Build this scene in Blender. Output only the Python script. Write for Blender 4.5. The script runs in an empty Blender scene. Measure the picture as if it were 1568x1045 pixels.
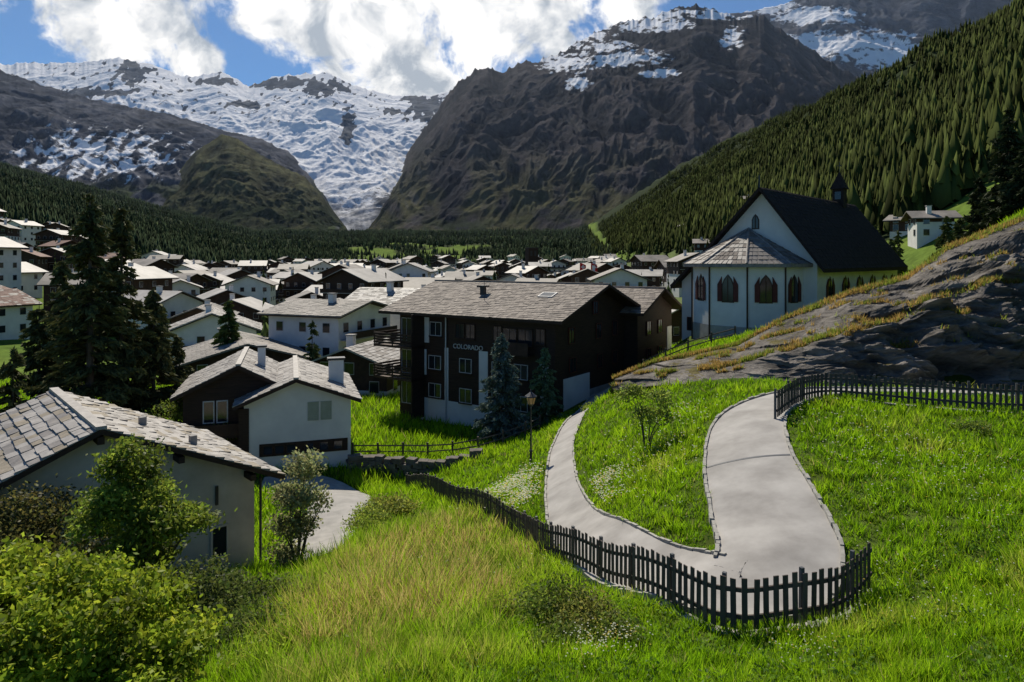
import bpy, math, random
import numpy as np
from mathutils import Matrix, Vector
random.seed(7); rng=np.random.default_rng(7)
F=1045.0
def at(bx,by,d):
    # survey sheet -> metres: bearing / elevation readings and a distance (camera station at the origin)
    return ((bx-784)/F*d, d, (400-by)/F*d)
# ------------------------------------------------------------------ noise
PT=np.random.default_rng(3).permutation(512)
def pn(x,y,seed=0):
    x=np.asarray(x,float); y=np.asarray(y,float)
    xi=np.floor(x).astype(int); yi=np.floor(y).astype(int); xf=x-xi; yf=y-yi
    def g(ix,iy,dx,dy):
        h=PT[(PT[(ix+seed*37)&511]+iy)&511]*(2*math.pi/512)
        return np.cos(h)*dx+np.sin(h)*dy
    u=xf*xf*xf*(xf*(xf*6-15)+10); v=yf*yf*yf*(yf*(yf*6-15)+10)
    a=g(xi,yi,xf,yf); b=g(xi+1,yi,xf-1,yf); c=g(xi,yi+1,xf,yf-1); d=g(xi+1,yi+1,xf-1,yf-1)
    return ((a*(1-u)+b*u)*(1-v)+(c*(1-u)+d*u)*v)*1.4
def fbm(x,y,o=4,seed=0,g=.5):
    s=0;a=1;t=0
    for i in range(o):
        s=s+a*pn(x*2**i,y*2**i,seed+i); t+=a; a*=g
    return s/t
def ridged(x,y,o=5,seed=0,g=.55):
    s=0;a=1;t=0
    for i in range(o):
        n=1-np.abs(pn(x*2**i,y*2**i,seed+i))*1.6
        s=s+a*n; t+=a; a*=g
    return s/t
def ss(t): 
    t=np.clip(t,0,1); return t*t*(3-2*t)
# ------------------------------------------------------------------ materials
def newmat(name):
    m=bpy.data.materials.new(name); m.use_nodes=True
    nt=m.node_tree; b=nt.nodes['Principled BSDF']
    return m,nt,b
def N(nt,t,**k):
    n=nt.nodes.new(t)
    for a,v in k.items():
        if a.startswith('i_'): n.inputs[a[2:].replace('_',' ')].default_value=v
        else: setattr(n,a,v)
    return n
def noisemat(name,c1,c2,scale=3,rough=.8,bump=.2,dist=.02,detail=6,spec=.3,stretch=(1,1,1)):
    m,nt,b=newmat(name); L=nt.links.new
    tc=N(nt,'ShaderNodeTexCoord'); mp=N(nt,'ShaderNodeMapping'); mp.inputs['Scale'].default_value=stretch
    L(tc.outputs['Object'],mp.inputs['Vector'])
    n=N(nt,'ShaderNodeTexNoise',i_Scale=scale,i_Detail=detail,i_Roughness=.6); L(mp.outputs[0],n.inputs['Vector'])
    r=N(nt,'ShaderNodeValToRGB'); r.color_ramp.elements[0].position=.3; r.color_ramp.elements[1].position=.7
    r.color_ramp.elements[0].color=(*c1,1); r.color_ramp.elements[1].color=(*c2,1)
    L(n.outputs['Fac'],r.inputs['Fac']); L(r.outputs['Color'],b.inputs['Base Color'])
    b.inputs['Roughness'].default_value=rough; b.inputs['Specular IOR Level'].default_value=spec
    if bump>0:
        n2=N(nt,'ShaderNodeTexNoise',i_Scale=scale*4,i_Detail=5); L(mp.outputs[0],n2.inputs['Vector'])
        bp=N(nt,'ShaderNodeBump',i_Strength=bump,i_Distance=dist); L(n2.outputs['Fac'],bp.inputs['Height']); L(bp.outputs[0],b.inputs['Normal'])
    return m
def leafmat(name,trans=.4,rough=.55,spec=.25):
    m,nt,b=newmat(name); L=nt.links.new
    a=N(nt,'ShaderNodeAttribute',attribute_name='Col')
    L(a.outputs['Color'],b.inputs['Base Color']); b.inputs['Roughness'].default_value=rough; b.inputs['Specular IOR Level'].default_value=spec
    if trans>0:
        t=N(nt,'ShaderNodeBsdfTranslucent'); L(a.outputs['Color'],t.inputs['Color'])
        mx=N(nt,'ShaderNodeMixShader',i_Fac=trans); L(b.outputs[0],mx.inputs[1]); L(t.outputs[0],mx.inputs[2])
        L(mx.outputs[0],nt.nodes['Material Output'].inputs['Surface'])
    return m
M_STUC=noisemat('stucco_white',(.66,.64,.60),(.80,.78,.73),.6,.9,.15,.01)
M_STUCG=noisemat('stucco_grey',(.42,.37,.30),(.60,.54,.45),.9,.95,.4,.02)
M_WOOD=noisemat('dark_wood_boards',(.022,.013,.009),(.060,.033,.021),1.2,.7,.3,.01,stretch=(1,1,12))
M_WOODR=noisemat('brown_wood',(.035,.019,.012),(.085,.045,.028),1.2,.7,.3,.01)
M_SLATE1=noisemat('slate_light',(.24,.22,.20),(.42,.39,.35),2.5,.6,.4,.02,spec=.5)
M_SLATE2=noisemat('slate_mid',(.13,.12,.11),(.28,.25,.22),2.5,.6,.4,.02,spec=.5)
M_SLATE3=noisemat('slate_lichen',(.20,.17,.12),(.34,.29,.22),4,.7,.4,.02)
M_VR1=noisemat('village_roof_slate',(.24,.225,.205),(.47,.44,.40),.25,.6,.3,.05,detail=9,spec=.4)
M_VR2=noisemat('village_roof_dark',(.12,.11,.095),(.31,.275,.24),.25,.65,.3,.05,detail=9,spec=.3)
M_ROOF1=noisemat('roof_shingle_a',(.18,.15,.12),(.32,.27,.225),2.0,.75,.3,.02)
M_ROOF2=noisemat('roof_shingle_b',(.11,.09,.075),(.20,.165,.14),2.0,.75,.3,.02)
M_ROOFD=noisemat('roof_dark_church',(.022,.016,.015),(.046,.035,.031),3,.85,.3,.02,spec=.1)
M_GLASS,_nt,_b=newmat('window_glass'); _b.inputs['Base Color'].default_value=(.02,.025,.03,1); _b.inputs['Roughness'].default_value=.08; _b.inputs['Specular IOR Level'].default_value=.7
M_FRAME=noisemat('window_frame_white',(.5,.48,.45),(.62,.60,.56),3,.5,0)
M_SHUT=noisemat('shutter_red_brown',(.075,.018,.012),(.12,.030,.021),2,.6,.1)
M_SHUTG=noisemat('shutter_pale',(.30,.34,.26),(.40,.43,.35),2,.6,.1)
M_CONC=noisemat('concrete',(.28,.27,.25),(.42,.40,.37),1.5,.9,.3,.01)
M_PATH=noisemat('path_asphalt',(.27,.255,.235),(.44,.42,.39),.9,.9,.5,.008,detail=12)
M_KERB=noisemat('kerb_stone',(.26,.25,.22),(.46,.44,.39),4,.9,.5,.01)
M_FENCE=noisemat('fence_wood',(.05,.04,.034),(.13,.105,.088),5,.8,.4,.004,stretch=(1,1,.2))
M_FPOST=noisemat('fence_post_metal',(.07,.075,.08),(.11,.115,.12),3,.5,.1)
M_BARK=noisemat('bark',(.05,.038,.028),(.12,.095,.07),6,.9,.6,.02,stretch=(1,1,.3))
M_METAL=noisemat('lamp_metal_dark',(.02,.02,.022),(.04,.04,.042),3,.4,0,spec=.5)
M_LAMP=noisemat('lamp_glass_amber',(.75,.38,.16),(.85,.5,.25),3,.3,0)
M_STONE=noisemat('wall_stone',(.08,.07,.06),(.20,.18,.155),2.5,.9,.6,.03)
M_RED=noisemat('flag_red',(.5,.01,.01),(.6,.02,.02),3,.7,0)
M_RROOF=noisemat('roof_reddish',(.14,.08,.06),(.30,.19,.15),.4,.8,.2)
M_LEAF=leafmat('leaf',.55); M_NEEDLE=leafmat('needle',.15,.7,.1); M_GRASS=leafmat('grass_blade',.62,.5,.2)
M_FOREST=leafmat('forest_needles',0,.9,.02)
# ------------------------------------------------------------------ mesh helpers
def link(o): bpy.context.scene.collection.objects.link(o); return o
def np_mesh(name,V,Fa,mats,col=None,snow=None,smooth=False):
    V=np.asarray(V,np.float32); Fa=np.asarray(Fa,np.int32); me=bpy.data.meshes.new(name)
    n,k=Fa.shape
    me.vertices.add(len(V)); me.vertices.foreach_set('co',V.ravel())
    me.loops.add(n*k); me.loops.foreach_set('vertex_index',Fa.ravel())
    me.polygons.add(n); me.polygons.foreach_set('loop_start',np.arange(0,n*k,k,dtype=np.int32))
    me.polygons.foreach_set('loop_total',np.full(n,k,np.int32))
    if smooth: me.polygons.foreach_set('use_smooth',np.ones(n,bool))
    me.update(calc_edges=True)
    if col is not None:
        a=me.attributes.new('Col','FLOAT_COLOR','POINT'); c=np.ones((len(V),4),np.float32); c[:,:3]=col; a.data.foreach_set('color',c.ravel())
    if snow is not None:
        a=me.attributes.new('snow','FLOAT','POINT'); a.data.foreach_set('value',np.asarray(snow,np.float32).ravel())
    for m in (mats if isinstance(mats,(list,tuple)) else [mats]): me.materials.append(m)
    return link(bpy.data.objects.new(name,me))
def gridF(nr,nc):
    i=np.arange(nr-1)[:,None]*nc+np.arange(nc-1)[None,:]
    return np.stack([i,i+1,i+nc+1,i+nc],-1).reshape(-1,4)
def grp(name,loc):
    e=bpy.data.objects.new(name,None); e.location=loc; e.empty_display_size=.3; return link(e)
def adopt(e,o):
    o.parent=e; o.matrix_parent_inverse=Matrix.Translation(e.location).inverted(); return o
class MB:
    def __init__(s): s.v=[];s.f=[];s.m=[]
    def add(s,vs,fs,mi,M=None):
        b=len(s.v)
        for p in vs:
            q=Vector(p)
            if M is not None: q=M@q
            s.v.append(q[:])
        for f in fs: s.f.append([b+i for i in f]); s.m.append(mi)
    def bx(s,M,x0,x1,y0,y1,z0,z1,mi):
        s.add([(x0,y0,z0),(x1,y0,z0),(x1,y1,z0),(x0,y1,z0),(x0,y0,z1),(x1,y0,z1),(x1,y1,z1),(x0,y1,z1)],
              [(3,2,1,0),(4,5,6,7),(0,1,5,4),(1,2,6,5),(2,3,7,6),(3,0,4,7)],mi,M)
    def prism(s,M,poly,y0,y1,mi):   # poly in (x,z)
        n=len(poly)
        s.add([(x,y0,z) for x,z in poly]+[(x,y1,z) for x,z in poly],
              [tuple(range(n)),tuple(range(2*n-1,n-1,-1))]+[(i,i+n,(i+1)%n+n,(i+1)%n) for i in range(n)],mi,M)
    def slab(s,M,q,th,mi):  # quad q (top), thickness down
        s.add(list(q)+[(a,b,c-th) for a,b,c in q],[(0,1,2,3),(7,6,5,4),(0,4,5,1),(1,5,6,2),(2,6,7,3),(3,7,4,0)],mi,M)
    def limb(s,p0,p1,r0,r1,mi=0,n=7):
        p0=Vector(p0);p1=Vector(p1);d=(p1-p0).normalized(); a=d.orthogonal().normalized(); b=d.cross(a)
        vs=[];
        for p,r in((p0,r0),(p1,r1)):
            for i in range(n):
                t=2*math.pi*i/n; vs.append((p+(a*math.cos(t)+b*math.sin(t))*r)[:])
        s.add(vs,[(i,(i+1)%n,(i+1)%n+n,i+n) for i in range(n)]+[tuple(range(n-1,-1,-1)),tuple(range(n,2*n))],mi)
    def slates(s,M,p0,al,up,L,W,sx,sy,mis,lift=.05):
        p0=Vector(p0);al=Vector(al).normalized();up=Vector(up).normalized();n=al.cross(up).normalized()
        if n.z<0:n=-n
        r=0
        while r*sy<W-.05:
            u=-random.random()*sx
            while u<L:
                w=sx*random.uniform(.65,1.4); a=max(u,0)+.01;b=min(u+w,L)-.01; u+=w
                if b-a<.05: continue
                l=lift*random.uniform(.8,1.8); v0=r*sy-random.uniform(0,.25)*sy*.5; v1=min(r*sy+sy*1.25,W)
                A=p0+al*a+up*v0;B=p0+al*b+up*(v0+random.uniform(-.04,.04)*sy*2);C=p0+al*b+up*v1;D=p0+al*a+up*v1
                s.add([(A+n*l)[:],(B+n*l*random.uniform(.7,1.2))[:],(C+n*.012)[:],(D+n*.012)[:],A[:],B[:]],
                      [(0,1,2,3),(4,5,1,0),(4,0,3),(5,2,1)],random.choice(mis),M)
            r+=1
    def win(s,M,x,z,w,h,y=0,mg=3,mf=4,side=-1,t=.07):
        o=side
        def b(x0,x1,a,c,z0,z1,mi): 
            y0,y1=sorted((y+o*a,y+o*c)); s.bx(M,x0,x1,y0,y1,z0,z1,mi)
        b(x-w/2,x+w/2,-.02,.02,z,z+h,mg)
        b(x-w/2-t,x-w/2,-.02,.06,z-t,z+h+t,mf); b(x+w/2,x+w/2+t,-.02,.06,z-t,z+h+t,mf)
        b(x-w/2,x+w/2,-.02,.06,z-t,z,mf); b(x-w/2,x+w/2,-.02,.06,z+h,z+h+t,mf)
        if w>.7: b(x-t/3,x+t/3,-.01,.05,z,z+h,mf)
    def mesh(s,name,mats,only=None):
        me=bpy.data.meshes.new(name)
        if only is None: me.from_pydata(s.v,[],s.f); me.polygons.foreach_set('material_index',s.m); [me.materials.append(m) for m in mats]
        else:
            fs=[f for f,m in zip(s.f,s.m) if m in only]; ids=sorted({i for f in fs for i in f}); mp={o:i for i,o in enumerate(ids)}
            me.from_pydata([s.v[i] for i in ids],[],[[mp[i] for i in f] for f in fs])
            mm=[m for m in s.m if m in only]; me.polygons.foreach_set('material_index',[only.index(m) for m in mm])
            for m in only: me.materials.append(mats[m])
        me.update(); return link(bpy.data.objects.new(name,me))
    def parts(s,name,loc,mats,names):
        e=grp(name,loc)
        for k,ids in names.items():
            if any(m in ids for m in s.m): adopt(e,s.mesh(k,mats,ids))
        return e
def frame(x,y,deg): return Matrix.Translation((x,y,0))@Matrix.Rotation(math.radians(deg),4,'Z')
# ------------------------------------------------------------------ terrain
def far(x,y):
    y_=np.maximum(y,0)
    fl=np.where(y_<800,-15+7*(y_/800)**2,-8+95*ss((y_-800)/1500))
    xr=x-(42+.075*y_); xr=np.where(xr>-30,(xr+np.sqrt(xr*xr+300))/2-3,0); xr=np.maximum(xr,0)
    r=.65*xr; r=r/(1+(r/390)**4)**.25
    xl=-x-.36*y_-40; xl=np.maximum(xl,0); l=.27*xl
    amp=ss((y_-250)/900)*16
    return fl+r+l+amp*fbm(x/170,y_/170,4,5)+ss((y_-150)/500)*.035*np.minimum(r,200)*fbm(x/80,y_/80,4,9)*6
CP=[(1170,970,12.2),(1335,928,13.2),(1275,958,12.9),(1065,957,13),(930,905,16.2),(840,860,19.5),(780,823,24),(700,780,31),(622,755,41),
(1195,840,15),(1150,895,13.7),(1040,880,15),(950,850,17.3),(890,815,20.8),(862,760,25.5),(858,715,30),(862,680,35),(875,645,42),(905,622,50),
(1165,760,17.8),(1145,690,21),(1150,635,24.8),(1215,608,27.6),(1300,600,28.8),(1480,600,28.5),
(1000,690,25.5),(960,790,19.5),(925,640,37),(1000,592,38),(1080,800,17.5),(1050,640,28),
(1110,580,34),(1270,592,31.3),(1400,595,31),(1568,598,30.5),(975,585,42),
(1400,700,20),(1568,640,23.5),(1568,800,14.5),(1568,1045,9.2),(1400,950,11.6),(1200,1045,10.2),(1300,800,16),
(900,1045,10.7),(784,950,14),(600,1045,10.6),(600,900,18),(560,830,25),(450,950,16),(415,870,26),(200,1045,15),(100,1010,18),(400,1045,12.7),
(520,790,33),(525,758,37),(500,835,28.5),(450,728,42),(300,740,41),(620,640,60),(730,660,54),(850,640,51),(975,590,63),
(570,618,66),(620,692,47),(740,690,46),(813,715,33),(784,738,32.5),(700,715,42),(835,655,48),
(1044,520,61.7),(1120,515,57),(1250,505,54),(1400,470,72),(1200,500,45),(1300,468,45),(1450,395,46),(1568,350,46),(1568,330,62),(1700,250,60),(1050,555,46),
(990,560,55),(1100,510,75)]
cp=[at(*c) for c in CP]+[(0,0,-5.9),(10,0,-5.1),(-12,0,-8),(-22,8,-10.5),(0,-35,-3),(40,0,-1),(40,20,-2.5),(-40,25,-12.5),(-32,45,-13.2),(-60,60,-14),(-24,75,-14.8),(0,92,-15),(-60,100,-15),(-60,0,-13),(60,-30,2),(-50,-35,-9)]
for X in range(-140,181,40):
    for Y in (125,160,200): cp.append((X,Y,float(far(np.array(float(X)),np.array(float(Y))))))
for Y in (0,40,80): cp.append((-130,Y,-14)); cp.append((130,Y,14))
cp=np.array(cp); A=cp[:,:2]/30
def kern(r2): return np.where(r2>1e-12,.5*r2*np.log(np.maximum(r2,1e-12)),0)
n=len(A); K=kern(((A[:,None]-A[None])**2).sum(-1))+np.eye(n)*.002; Pm=np.c_[np.ones(n),A]
sol=np.linalg.solve(np.block([[K,Pm],[Pm.T,np.zeros((3,3))]]),np.r_[cp[:,2],np.zeros(3)])
def tps(x,y):
    sh=np.shape(x); q=np.c_[np.ravel(x),np.ravel(y)]/30; out=np.empty(len(q))
    for i in range(0,len(q),20000):
        p=q[i:i+20000]; k=kern(((p[:,None]-A[None])**2).sum(-1)); out[i:i+20000]=k@sol[:n]+sol[n]+p@sol[n+1:]
    return out.reshape(sh)
def terr(x,y):
    x=np.asarray(x,float); y=np.asarray(y,float)
    w=ss((150-y)/50)*ss((x+125)/40)*ss((150-x)/40)
    f=far(x,y); t=np.zeros(f.shape); k=w>0
    if np.any(k): t[k]=tps(x[k],y[k])
    return t*w+f*(1-w)
def tz(x,y): return float(terr(np.array([x]),np.array([y]))[0])
def catmull(P,k=10):
    P=np.array(P,float); P=np.vstack([2*P[0]-P[1],P,2*P[-1]-P[-2]]); o=[]
    for i in range(1,len(P)-2):
        for t in np.linspace(0,1,k,endpoint=False):
            a,b,c,d=P[i-1:i+3]; o.append(.5*((2*b)+(-a+c)*t+(2*a-5*b+4*c-d)*t*t+(-a+3*b-3*c+d)*t**3))
    o.append(P[-2]); return np.array(o)
pathpts=[(1600,600,28.6,2.0),(1480,600,28.5,2.0),(1300,600,28.8,2.0),(1210,609,27.5,2.2),(1150,637,24.8,2.4),(1143,690,21,2.4),(1165,760,17.8,2.5),(1192,840,15.1,2.5),(1145,895,13.8,2.2),(1040,880,15,1.9),(950,850,17.3,1.8),(888,815,20.8,1.5),(862,760,25.5,1.2),(858,715,30,1.1),(862,680,35,1.1),(880,645,42,1.2),(905,622,50,1.4),(930,607,57,1.6)]
PC=catmull([(at(a,b,d)[0],d,w) for a,b,d,w in pathpts])
drive=[(470,880,24.5,2.6),(495,835,28.5,3.0),(515,792,33,3.0),(520,760,37,3.2),(480,738,40.5,3.2),(400,735,40,3)]
DC=catmull([(at(a,b,d)[0],d,w) for a,b,d,w in drive])
def pdist(x,y,P):
    best=np.full(np.shape(x),1e9)
    for i in range(len(P)-1):
        ax,ay,aw=P[i]; bx_,by_,bw=P[i+1]; dx=bx_-ax; dy=by_-ay
        t=np.clip(((x-ax)*dx+(y-ay)*dy)/(dx*dx+dy*dy+1e-9),0,1)
        best=np.minimum(best,np.hypot(x-ax-t*dx,y-ay-t*dy)-(aw+(bw-aw)*t)/2)
    return best
RB=[(940,592,40),(1000,585,37.5),(1050,582,35.5),(1110,580,33.5),(1270,592,31),(1400,594,30.5),(1568,597,30),(1850,600,29)]
RT=[(940,580,42),(1000,556,42),(1050,545,42.5),(1130,528,42),(1200,488,42),(1300,448,42),(1390,424,43),(1450,378,44),(1568,332,44),(1850,290,44)]
RBa=np.array(RB,float); RTa=np.array(RT,float)
def rockmask(x,y):
    b=784+F*x/np.maximum(y,1); return (b>955)&(y>np.interp(b,RBa[:,0],RBa[:,2])-.2)&(y<np.interp(b,RTa[:,0],RTa[:,2])-.5)
def forestmask(x,y):
    xr=x-(42+.075*y)
    nz=fbm(x/90,y/90,3,21)
    right=(xr>26+30*nz)&(y>150)&(xr>12+.02*y)
    strip=(y>950+150*nz)&(y<1480+200*nz)&(x>-.24*y)&(x<(-.03)*y)&(nz<.12)
    mid=(y>840)&(~strip)&(nz>-.42)&(xr<=26)
    left=(-x-.36*y>30+90*nz)&(y>520+200*nz)&(nz>-.4)
    return right|mid|left
yr=np.concatenate([np.linspace(-45,70,300),np.geomspace(70.6,2600,210)])
uc=np.linspace(-1.45,1.45,460)
Y=np.repeat(yr[:,None],len(uc),1); X=uc[None,:]*(Y+62)
Z=terr(X,Y)
near=ss((70-Y)/30); pdg=pdist(X,Y,PC)
Z=Z+.05*fbm(X/1.3,Y/1.3,3,2)*near*(pdg>.3)-.05*ss(-(pdg-.0)/.3)
fm=forestmask(X,Y)
nz=fbm(X/25,Y/25,4,31)
col=np.empty(X.shape+(3,)); col[:]=(.12,.18,.03)
col+= nz[...,None]*np.array([.055,.05,.01])
vil=(ss((Y-80)/30)*ss((700-Y)/160)*ss((X+.48*Y)/40)*ss((60+.16*Y-X)/40))[...,None]
col=col*(1-vil*.45)+np.array([.11,.115,.085])*vil*.45
col[fm]=(.022,.034,.012)
col[(Y<75)]*=.6
col=np.clip(col,.005,1)
m,nt,b=newmat('ground'); L=nt.links.new
a=N(nt,'ShaderNodeAttribute',attribute_name='Col'); g=N(nt,'ShaderNodeNewGeometry')
n1=N(nt,'ShaderNodeTexNoise',i_Scale=.35,i_Detail=10,i_Roughness=.7); L(g.outputs['Position'],n1.inputs['Vector'])
mr=N(nt,'ShaderNodeMapRange'); mr.inputs['From Min'].default_value=.3; mr.inputs['From Max'].default_value=.7; mr.inputs['To Min'].default_value=.55; mr.inputs['To Max'].default_value=1.4; L(n1.outputs['Fac'],mr.inputs['Value'])
vm=N(nt,'ShaderNodeVectorMath',operation='SCALE'); L(a.outputs['Color'],vm.inputs[0]); L(mr.outputs[0],vm.inputs['Scale']); L(vm.outputs[0],b.inputs['Base Color'])
b.inputs['Roughness'].default_value=1; b.inputs['Specular IOR Level'].default_value=.05
bp=N(nt,'ShaderNodeBump',i_Strength=.6,i_Distance=.2); L(n1.outputs['Fac'],bp.inputs['Height']); L(bp.outputs[0],b.inputs['Normal'])
np_mesh('ground',np.stack([X,Y,Z],-1).reshape(-1,3),gridF(*X.shape),m,col.reshape(-1,3),smooth=True)
# ------------------------------------------------------------------ paths
def ribbon(name,P,mat,lift,kerbs=True,kname='path_kerb'):
    P=np.array(P); T=np.gradient(P[:,:2],axis=0); T/=np.linalg.norm(T,axis=1)[:,None]; Nn=np.c_[-T[:,1],T[:,0]]
    k=11; s=np.linspace(-.5,.5,k)
    XY=P[:,None,:2]+Nn[:,None,:]*(P[:,2,None]*s[None,:])[...,None]
    zz=terr(XY[...,0],XY[...,1])
    edge=fbm(XY[...,0]*1.5,XY[...,1]*1.5,2,4)*.05*(np.abs(s)>.45)
    XY=XY+Nn[:,None,:]*edge[...,None]
    V=np.concatenate([XY,(zz+lift)[...,None]],-1)
    np_mesh(name,V.reshape(-1,3),gridF(len(P),k),mat,smooth=True)
    if kerbs:
        mb=MB()
        for sgn in(-1,1):
            e=P[:,:2]+Nn*sgn*(P[:,2,None]/2); ez=zz[:,0 if sgn<0 else -1]
            for i in range(len(P)-1):
                a=e[i];c=e[i+1]
                if np.linalg.norm(c-a)<.05 or np.dot(c-a,T[i])<=0: continue
                mdp=(a+c)/2
                if pdist(np.array([mdp[0]]),np.array([mdp[1]]),P)[0]<-.06: continue
                d=(c-a)/np.linalg.norm(c-a); nn=np.array([-d[1],d[0]])*sgn; a2=a+d*.008; c2=c-d*.008
                w=.085+random.uniform(-.012,.012); h=.07+random.uniform(-.025,.02)+lift
                za=ez[i];zc2=ez[i+1]
                o=random.uniform(-.015,.015)
                pts=[(*(a2+nn*o),za-.2),(*(c2+nn*o),zc2-.2),(*(c2+nn*(w+o)),zc2-.2),(*(a2+nn*(w+o)),za-.2),(*(a2+nn*o),za+h),(*(c2+nn*o),zc2+h),(*(c2+nn*(w+o)),zc2+h),(*(a2+nn*(w+o)),za+h)]
                mb.add(pts,[(3,2,1,0),(4,5,6,7),(0,1,5,4),(1,2,6,5),(2,3,7,6),(3,0,4,7)],0)
        mb.mesh(kname,[M_KERB])
ribbon('footpath',PC,M_PATH,.055)
ribbon('driveway',DC,M_CONC,.06,False)
# drain across the path
pd=PC[52]; tdir=PC[53]-PC[51]; tdir=tdir[:2]/np.linalg.norm(tdir[:2]); nd=np.array([-tdir[1],tdir[0]]); V=[]
for s in np.linspace(-1.18,1.18,12):
    for o_ in(-.05,.05): q=pd[:2]+nd*s+tdir*o_; V.append((q[0],q[1],tz(*q)+.064))
np_mesh('drain_channel',V,[(2*i,2*i+1,2*i+3,2*i+2) for i in range(11)],M_FPOST)
# ------------------------------------------------------------------ fences
def resample(P,step):
    P=np.array(P,float); d=np.r_[0,np.cumsum(np.linalg.norm(np.diff(P[:,:2],axis=0),axis=1))]
    s=np.arange(0,d[-1],step); return np.c_[np.interp(s,d,P[:,0]),np.interp(s,d,P[:,1])]
def fence(name,pts,h=1.02,step=.19,pw=.1,pst=8):
    P=resample(catmull([(at(*p)[0],p[2],0) for p in pts],14),step); z=terr(P[:,0],P[:,1]); mb=MB()
    z=np.convolve(np.r_[z[0],z[0],z,z[-1],z[-1]],np.ones(5)/5,'valid')
    for i in range(len(P)-1):
        d=P[i+1]-P[i]; ang=math.atan2(d[1],d[0]); l=np.linalg.norm(d)
        M=Matrix.Translation((P[i][0],P[i][1],z[i]))@Matrix.Rotation(ang,4,'Z')@Matrix.Rotation(random.uniform(-.025,.025),4,'Y')
        hh=h+random.uniform(-.025,.025)
        mb.bx(M,-pw/2,pw/2,-.035,-.012,.12,hh,0)
        sl=(z[i+1]-z[i])
        for rz in(.32,.80):
            mb.add([(0,-.01,rz-.04),(l,-.01,rz-.04+sl),(l,.03,rz-.04+sl),(0,.03,rz-.04),(0,-.01,rz+.04),(l,-.01,rz+.04+sl),(l,.03,rz+.04+sl),(0,.03,rz+.04)],
              [(3,2,1,0),(4,5,6,7),(0,1,5,4),(1,2,6,5),(2,3,7,6),(3,0,4,7)],0,Matrix.Translation((P[i][0],P[i][1],z[i]))@Matrix.Rotation(ang,4,'Z'))
        if i%pst==0: mb.bx(M,-.035,.035,.032,.10,-.4,h+.05,1)
        mb.bx(M,-.01,l+.01,-.10,.12,-.3,.045,2)
    return mb.parts(name,(P[0][0],P[0][1],z[0]),[M_FENCE,M_FPOST,M_KERB],{'pickets_and_rails':[0],'posts':[1],'kerb_base':[2]})
fence('picket_fence',[(622,755,41),(660,765,36),(700,780,31),(780,823,24),(840,860,19.5),(930,905,16.2),(1065,957,13),(1120,968,12.35),(1170,970,12.2),(1275,958,12.6),(1335,928,13.6)])
fence('picket_fence',[(1190,655,23.6),(1207,645,24.6),(1232,630,26),(1275,628,26.6),(1370,630,25.4),(1500,637,24.3),(1600,640,24)])
def railfence(name,pts,h=.95):
    mb=MB(); P=resample([(at(*p)[0],p[2],0) for p in pts],1.7); z=terr(P[:,0],P[:,1])
    for i in range(len(P)):
        mb.limb((P[i][0],P[i][1],z[i]-.3),(P[i][0],P[i][1],z[i]+h+.1),.075,.07,0,8)
        if i<len(P)-1:
            for r in(.45,.85): mb.limb((P[i][0],P[i][1],z[i]+r),(P[i+1][0],P[i+1][1],z[i+1]+r+random.uniform(-.03,.03)),.05,.05,0,6)
    mb.mesh(name,[M_FENCE])
railfence('rail_fence',[(540,690,46),(565,692,46),(620,695,46),(700,690,45.5),(760,680,45.5),(800,668,46),(840,650,48.5)])
railfence('rail_fence',[(985,545,52),(1040,538,52),(1100,530,51),(1150,522,50)])
# stone retaining wall
mb=MB(); P=resample([(at(*p)[0],p[2],0) for p in [(530,735,43.5),(560,730,44),(640,728,43.2),(700,722,43),(745,712,43)]],.5)
for i in range(len(P)-1):
    zb=tz(P[i][0],P[i][1])-.5; z=zb; d=P[i+1]-P[i]; a=math.atan2(d[1],d[0]); top=zb+1.25+.25*math.sin(i*.3)+random.uniform(-.1,.1)
    while z<top:
        hh=random.uniform(.2,.38); w=random.uniform(.42,.6); M=Matrix.Translation((P[i][0]+random.uniform(-.15,.15),P[i][1],z))@Matrix.Rotation(a+random.uniform(-.1,.1),4,'Z')@Matrix.Rotation(random.uniform(-.06,.06),4,'Y')
        mb.bx(M,0,w,-.3+random.uniform(-.08,.08),.3,0,hh-.02,0); z+=hh
mb.mesh('stone_wall',[M_STONE])
# ------------------------------------------------------------------ big buildings
def gable(mb,M,x0,x1,xr,y0,y1,zb,ze0,ze1,zr,wm,mats_roof,ov=.7,ovy=.8,sx=.6,sy=.42,th=.22,edge=1,lift=.04):
    poly=[(x0,zb),(x1,zb),(x1,ze1),(xr,zr),(x0,ze0)]
    mb.prism(M,poly,y0,y1,wm)
    for xe,ze in((x0,ze0),(x1,ze1)):
        dx=xe-xr; s=(ze-zr)/abs(dx); sg=1 if dx>0 else -1
        xo=xe+sg*ov; zo=ze+s*ov
        mb.slab(M,[(xr,y0-ovy,zr+.16),(xr,y1+ovy,zr+.16),(xo,y1+ovy,zo+.16),(xo,y0-ovy,zo+.16)],th,edge)
        up=Vector((xr-xo,0,zr-zo)); W=up.length
        p0=Vector((xo,y0-ovy,zo+.165))
        mb.slates(M,p0,(0,1,0),up,y1-y0+2*ovy,W,sx,sy,mats_roof,lift)
    mb.bx(M,xr-.16,xr+.16,y0-ovy,y1+ovy,zr+.15,zr+.26,mats_roof[0])
BM=[M_STUC,M_WOOD,M_ROOF1,M_GLASS,M_FRAME,M_SHUT,M_ROOF2,M_STUCG,M_SLATE1,M_SLATE2,M_SLATE3,M_CONC,M_METAL,M_ROOFD,M_SHUTG,M_WOODR]
PARTS={'walls':[0,7,11],'timber':[1,15],'roof':[2,6,8,9,10,13],'windows':[3],'window_frames':[4],'shutters':[5,14],'metalwork':[12]}
C0=(-10.07,61.36); M=frame(*C0,-35)
mb=MB()
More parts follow.
